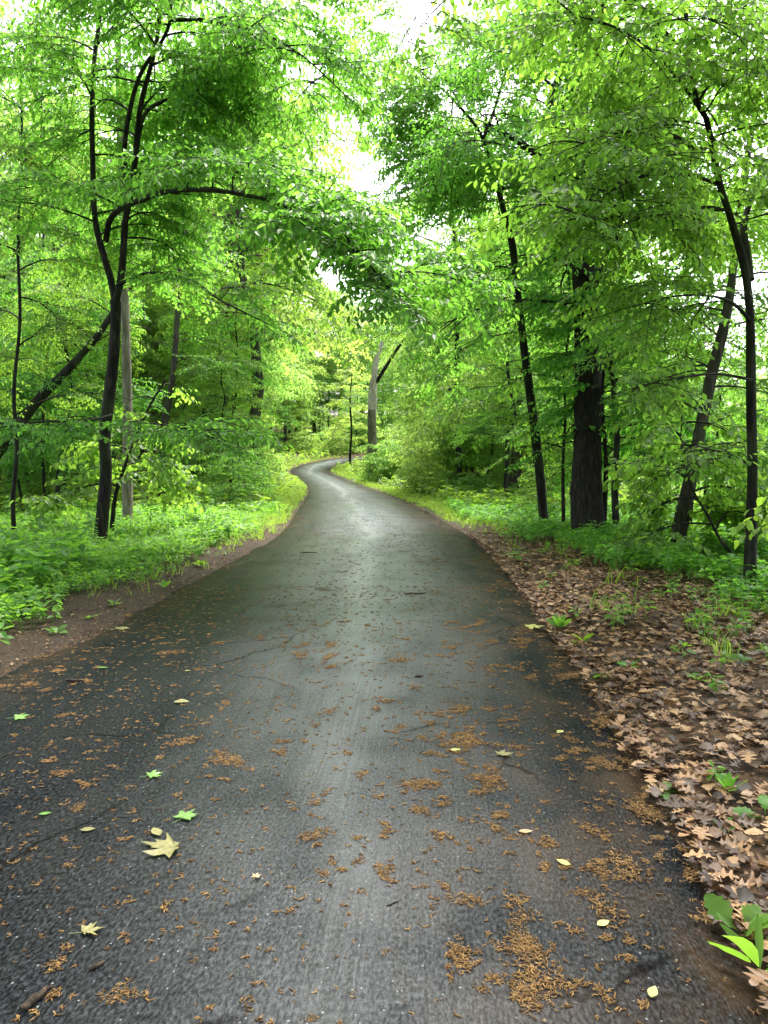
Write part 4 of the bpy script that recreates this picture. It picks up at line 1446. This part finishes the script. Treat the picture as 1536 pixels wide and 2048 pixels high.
sc_ = np.where(pc[:, 1] > 7, rng.uniform(.35, .95, len(pc)), rng.uniform(.6, 1.3, len(pc)))
scatter_mesh("catkin_litter", CAT, pc[rest], sc_[rest], M['catkin'], 0.0, "brown fallen catkins strewn along the wet road", "catkins")
CATM = [mesh_data("catkin_clump", v, f, M['catkin']) for v, f in CAT]
for q in near_i:
    o = bpy.data.objects.new("catkin_clump", CATM[int(rng.choice([0, 1, 1, 2, 3, 0, 8]))])
    COL.objects.link(o)
    o.location = pc[q]
    o.rotation_euler = (0, 0, rng.uniform(0, 6.28))
    o.scale = (float(sc_[q]),) * 3
    tag(o, "orange brown clump of fallen catkins on the wet asphalt near the camera", "catkin clump", "catkin clumps on the near road")
# tiny scraps everywhere on the road
SCR = [catkin_clump(_r, 4, .010), catkin_clump(_r, 2, .006), catkin_clump(_r, 6, .016)]
ps = np.vstack([on_road(6500, 1.2, 9, lambda x, y, t_: .8 + 0 * x), on_road(8000, 9, 48, lambda x, y, t_: np.clip(1.1 - (y - 9) / 34, .05, .9))])
scatter_mesh("debris", SCR, ps, rng.uniform(.4, 1.3, len(ps)) * np.where(ps[:, 1] > 8, 1.3, 1.0), M['catkin'], 0.0, "tiny brown plant scraps scattered on the road", "debris")

# ------------------------------------------------------------------ single fallen leaves and twigs on the road
MAPLE = [(0, .01), (.02, .10), (.12, .30), (.02, .42), (.20, .38), (.26, .5), (.36, .38), (.38, .22), (.48, .26), (.58, .48), (.66, .46), (.80, .56), (.76, .34), (.66, .14), (.78, .16), (.86, .12), (1, .005)]
MAPLE = [(0, .01), (.05, .16), (.08, .42), (.2, .30), (.34, .55), (.42, .5), (.40, .30), (.46, .16), (.62, .22), (.78, .14), (.86, .08), (1, .005)]
OVAL = [(0, .01), (.12, .15), (.3, .25), (.5, .27), (.7, .2), (.88, .1), (1, .005)]
MPOL = [(0, 1.0), (9, .66), (15, .70), (25, .40), (36, .60), (45, .90), (54, .66), (63, .64), (76, .36), (94, .48), (108, .62), (122, .36), (150, .24), (174, .12)]


def maple_leaf(L, r, torn=False):
    pol = MPOL + [(360 - a_, q) for a_, q in MPOL[:0:-1]]
    a_ = np.radians([p[0] for p in pol])
    q = np.array([p[1] for p in pol]) * r.uniform(.9, 1.08, len(pol)) * .62 * L
    if torn:
        q = np.where((a_ > 3.6) & (a_ < 5.4), q * r.uniform(.25, .6, len(q)), q)
    n = len(pol)
    V = [[0, 0, .003]]
    for f in (.5, 1.0):
        for k in range(n):
            V.append([math.cos(a_[k]) * q[k] * f, math.sin(a_[k]) * q[k] * f * 1.05, .003 + abs(r.normal(0, .03 * L)) * f])
    V = np.array(V)
    F3 = np.array([[0, 1 + k, 1 + (k + 1) % n] for k in range(n)])
    F4 = np.array([[1 + k, 1 + n + k, 1 + n + (k + 1) % n, 1 + (k + 1) % n] for k in range(n)])
    sv, sf = tube(np.array([[-.05 * L, 0, .003], [-.3 * L, .04 * L, .004], [-.5 * L, .10 * L, .003]]), [.0012, .001, .001], 3)
    return np.vstack([V, sv]), [F3, np.vstack([F4, sf + len(V)])]


_r = np.random.default_rng(61)
for (px_, py_, shape, L, m_, rz_, lab) in [
    (302, 1573, MAPLE, .085, 'fresh', .6, "small bright green maple leaf lying flat left of the road centre"),
    (368, 1660, MAPLE, .10, 'fresh', 1.2, "green maple leaf just above the large pale torn leaf"),
    (350, 1722, MAPLE, .19, 'paleleaf', 2.9, "large pale yellow torn leaf stuck flat to the wet asphalt"),
    (314, 1690, OVAL, .08, 'paleleaf', 2.2, "pale scrap of leaf standing beside the large torn leaf"),
    (172, 1897, MAPLE, .08, 'paleleaf', .4, "yellow green half leaf at lower left of the road"),
    (175, 1684, OVAL, .06, 'paleleaf', .2, "pale winged seed lying on the dark left asphalt"),
    (1205, 1862, OVAL, .055, 'yellow', .5, "bright yellow leaf in a patch of catkins at lower right"),
    (1128, 1740, OVAL, .06, 'yellow', 2.4, "pale yellow oval leaf alone right of the road centre"),
    (1050, 1678, OVAL, .06, 'tan', .1, "tan oval leaf lying right of the road centre"),
    (1305, 2000, OVAL, .055, 'yellow', 1.0, "cream yellow leaf near the bottom right of the asphalt"),
    (910, 1515, OVAL, .06, 'yellow', .2, "small lime oval leaf in the middle of the road"),
    (1002, 1523, MAPLE, .10, 'paleleaf', .3, "pale ragged leaf beside catkins in mid road"),
    (1060, 1258, MAPLE, .22, 'yellow', .2, "big yellow green leaf near the right road edge"),
    (1120, 1472, OVAL, .06, 'yellow', .7, "tiny pale yellow leaf towards the right road edge"),
    (204, 1345, OVAL, .08, 'fresh', .2, "small green leaf on the road by the left dirt strip"),
    (35, 1447, MAPLE, .10, 'fresh', .5, "yellow green maple leaf at the left frame edge"),
    (90, 1650, OVAL, .05, 'fresh', .3, "green leaf scrap on the dark left side of the road"),
    (512, 1782, MAPLE, .035, 'tan', 1.4, "little orange tan star shaped leaf in mid road"),
    (235, 1262, MAPLE, .16, 'paleleaf', .2, "whitish crumpled leaf at the left edge of the asphalt"),
    (362, 1420, OVAL, .10, 'paleleaf', .1, "long tan green leaf lying sideways on the left lane"),
    (375, 1355, OVAL, .045, 'yellow', .1, "tiny yellow leaf speck on the left half of the road"),
]:
    g = G(px_, py_)
    if shape is MAPLE:
        v, f = maple_leaf(L * 1.25, _r, m_ == 'paleleaf')
    else:
        v, f = outline_leaf(shape, L, .12, _r, .1)
        v[:, 2] = np.abs(v[:, 2]) * .5 + .002
    o = obj("fallen_leaf", v, f, M[m_])
    o.location = (g[0], g[1], float(road_z(g[0], g[1])) + .006)
    o.rotation_euler = (0, 0, rz_)
    tag(o, lab, "leaf")
for (px_, py_, L, r0, rz_, lab) in [
    (75, 2035, .10, .012, 1.1, "stubby brown twig at the bottom left corner of the road"),
    (147, 1372, .12, .012, .15, "black wet piece of bark on the left of the road"),
    (195, 1965, .05, .007, .9, "small dark twig stub near the bottom left of the road"),
    (17, 1522, .09, .004, 1.2, "thin dark stick at the left frame edge on the asphalt"),
    (1232, 1850, .08, .0015, 1.5, "thread thin red stem beside the yellow leaf"),
    (838, 1365, .06, .008, .1, "small black wood chip in the middle of the road"),
    (617, 1110, .30, .008, 0, "mossy broken twig lying across the road farther up"),
    (830, 1195, .26, .008, .1, "greenish twig on the right half of the road ahead"),
    (785, 1830, .05, .003, .6, "tan splinter of wood near the road centre below"),
]:
    g = G(px_, py_)
    q = np.linspace(-.5, .5, 7)
    pts = np.stack([q * L, _r.normal(0, .04 * L, 7), np.full(7, r0 * .9) + np.abs(_r.normal(0, .15 * r0, 7))], 1)
    v, f = tube(pts, r0 * np.array([.5, .9, 1, 1, .9, .8, .4]), 7, .12, int(rz_ * 10))
    o = obj("twig", v, f, M['twig'])
    o.location = (g[0], g[1], float(road_z(g[0], g[1])))
    o.rotation_euler = (0, 0, rz_)
    tag(o, lab, "twig")


# ------------------------------------------------------------------ small plants one can count on the verges
def rosette(r, n, L, W, lift, shape=OVAL):
    mb = MB()
    for q in range(n):
        a_ = q * 2.4 + r.normal(0, .2)
        v, f = outline_leaf(shape, L * r.uniform(.7, 1.15), .15, r, .25)
        v[:, 0] += .45 * L + .01
        v[:, 1] *= W
        e = R(lift + r.normal(0, 12))
        v = np.stack([v[:, 0] * math.cos(e) - v[:, 2] * math.sin(e), v[:, 1], v[:, 0] * math.sin(e) + v[:, 2] * math.cos(e) - 1.2 * v[:, 0] ** 2 / max(L, .01) * .25], 1)
        c, s_ = math.cos(a_), math.sin(a_)
        mb.add(np.stack([v[:, 0] * c - v[:, 1] * s_, v[:, 0] * s_ + v[:, 1] * c, v[:, 2] + .01], 1), f)
    return mb


_r = np.random.default_rng(71)
for (px_, py_, n, L, W, lift, shape, lab) in [
    (1478, 1872, 6, .17, .75, 48, OAK2, "jagged leaved dandelion plant at the lower right road edge"),
    (1326, 1590, 4, .10, 1.2, 22, OVAL, "bright lime seedling overhanging the right road edge"),
    (1120, 1262, 9, .22, .5, 55, OVAL, "tuft of light green leaves at the road edge in the litter"),
    (1168, 1290, 6, .16, .6, 45, OVAL, "smaller green tuft right of the light green tuft"),
    (1203, 1358, 5, .10, .9, 30, OVAL, "green seedling alone in the leaf litter by the asphalt"),
    (1455, 1592, 6, .14, .6, 60, OVAL, "upright plantain with a tall dark leaf on bare soil"),
    (1450, 1660, 5, .09, .8, 35, OVAL, "small weed below the upright plantain"),
    (1530, 1640, 5, .16, .8, 30, OAK2, "green toothed plant at the right frame edge"),
    (1520, 1945, 7, .20, .18, 40, OVAL, "arching grass tuft at the bottom right corner"),
    (1395, 1380, 6, .12, .8, 40, OVAL, "green herb standing in the litter beyond the bare patch"),
    (1260, 1345, 5, .12, .5, 45, OVAL, "thin leaved weed in the middle of the litter"),
    (1400, 1255, 7, .13, .9, 35, OVAL, "clump of broad green leaves at the litter's upper edge"),
    (1480, 1330, 7, .13, .9, 35, OVAL, "leafy green clump near the right frame edge in litter"),
    (330, 1178, 6, .16, .6, 50, OVAL, "green tuft on the left dirt strip beside the asphalt"),
    (228, 1216, 5, .14, .8, 40, OVAL, "small plant alone on the left dirt strip"),
    (115, 1270, 5, .15, .8, 35, OVAL, "pale green seedling on the left dirt strip nearest the camera"),
    (178, 1240, 4, .12, .8, 35, OVAL, "yellowish seedling further up the left dirt strip"),
    (400, 1135, 6, .18, .6, 50, OVAL, "weedy tuft where the left dirt strip narrows"),
]:
    g = G(px_, py_)
    o = rosette(_r, n, L, W, lift, shape).build("small_plant", M['herb'])
    o.location = (g[0], g[1], float(gz(g[0], g[1])))
    tag(o, lab, "plant")
# scattered seedlings in the litter
SEED = [mesh_data("seedling", *herb_template(_r, 1, h, L, 2, 4), M['herb'], False) for h, L in ((.10, .06), (.14, .07), (.08, .05))]
sp_, so_ = rand_pts(900, 1.3, 6, 2.2, 13, lambda x, y, o: np.where(~lside(x, y) & (o > .15), np.clip(.10 + o * .24, 0, .7), 0))
for q in range(min(280, len(sp_))):
    o = bpy.data.objects.new("seedling", SEED[q % 3])
    COL.objects.link(o)
    o.location = sp_[q]
    s_ = float(rng.uniform(.7, 1.5))
    o.scale = (s_, s_, s_)
    o.rotation_euler = (0, 0, rng.uniform(0, 6.28))
    tag(o, "small green seedling growing up through the brown leaf litter", "seedling", "seedlings in the right leaf litter")
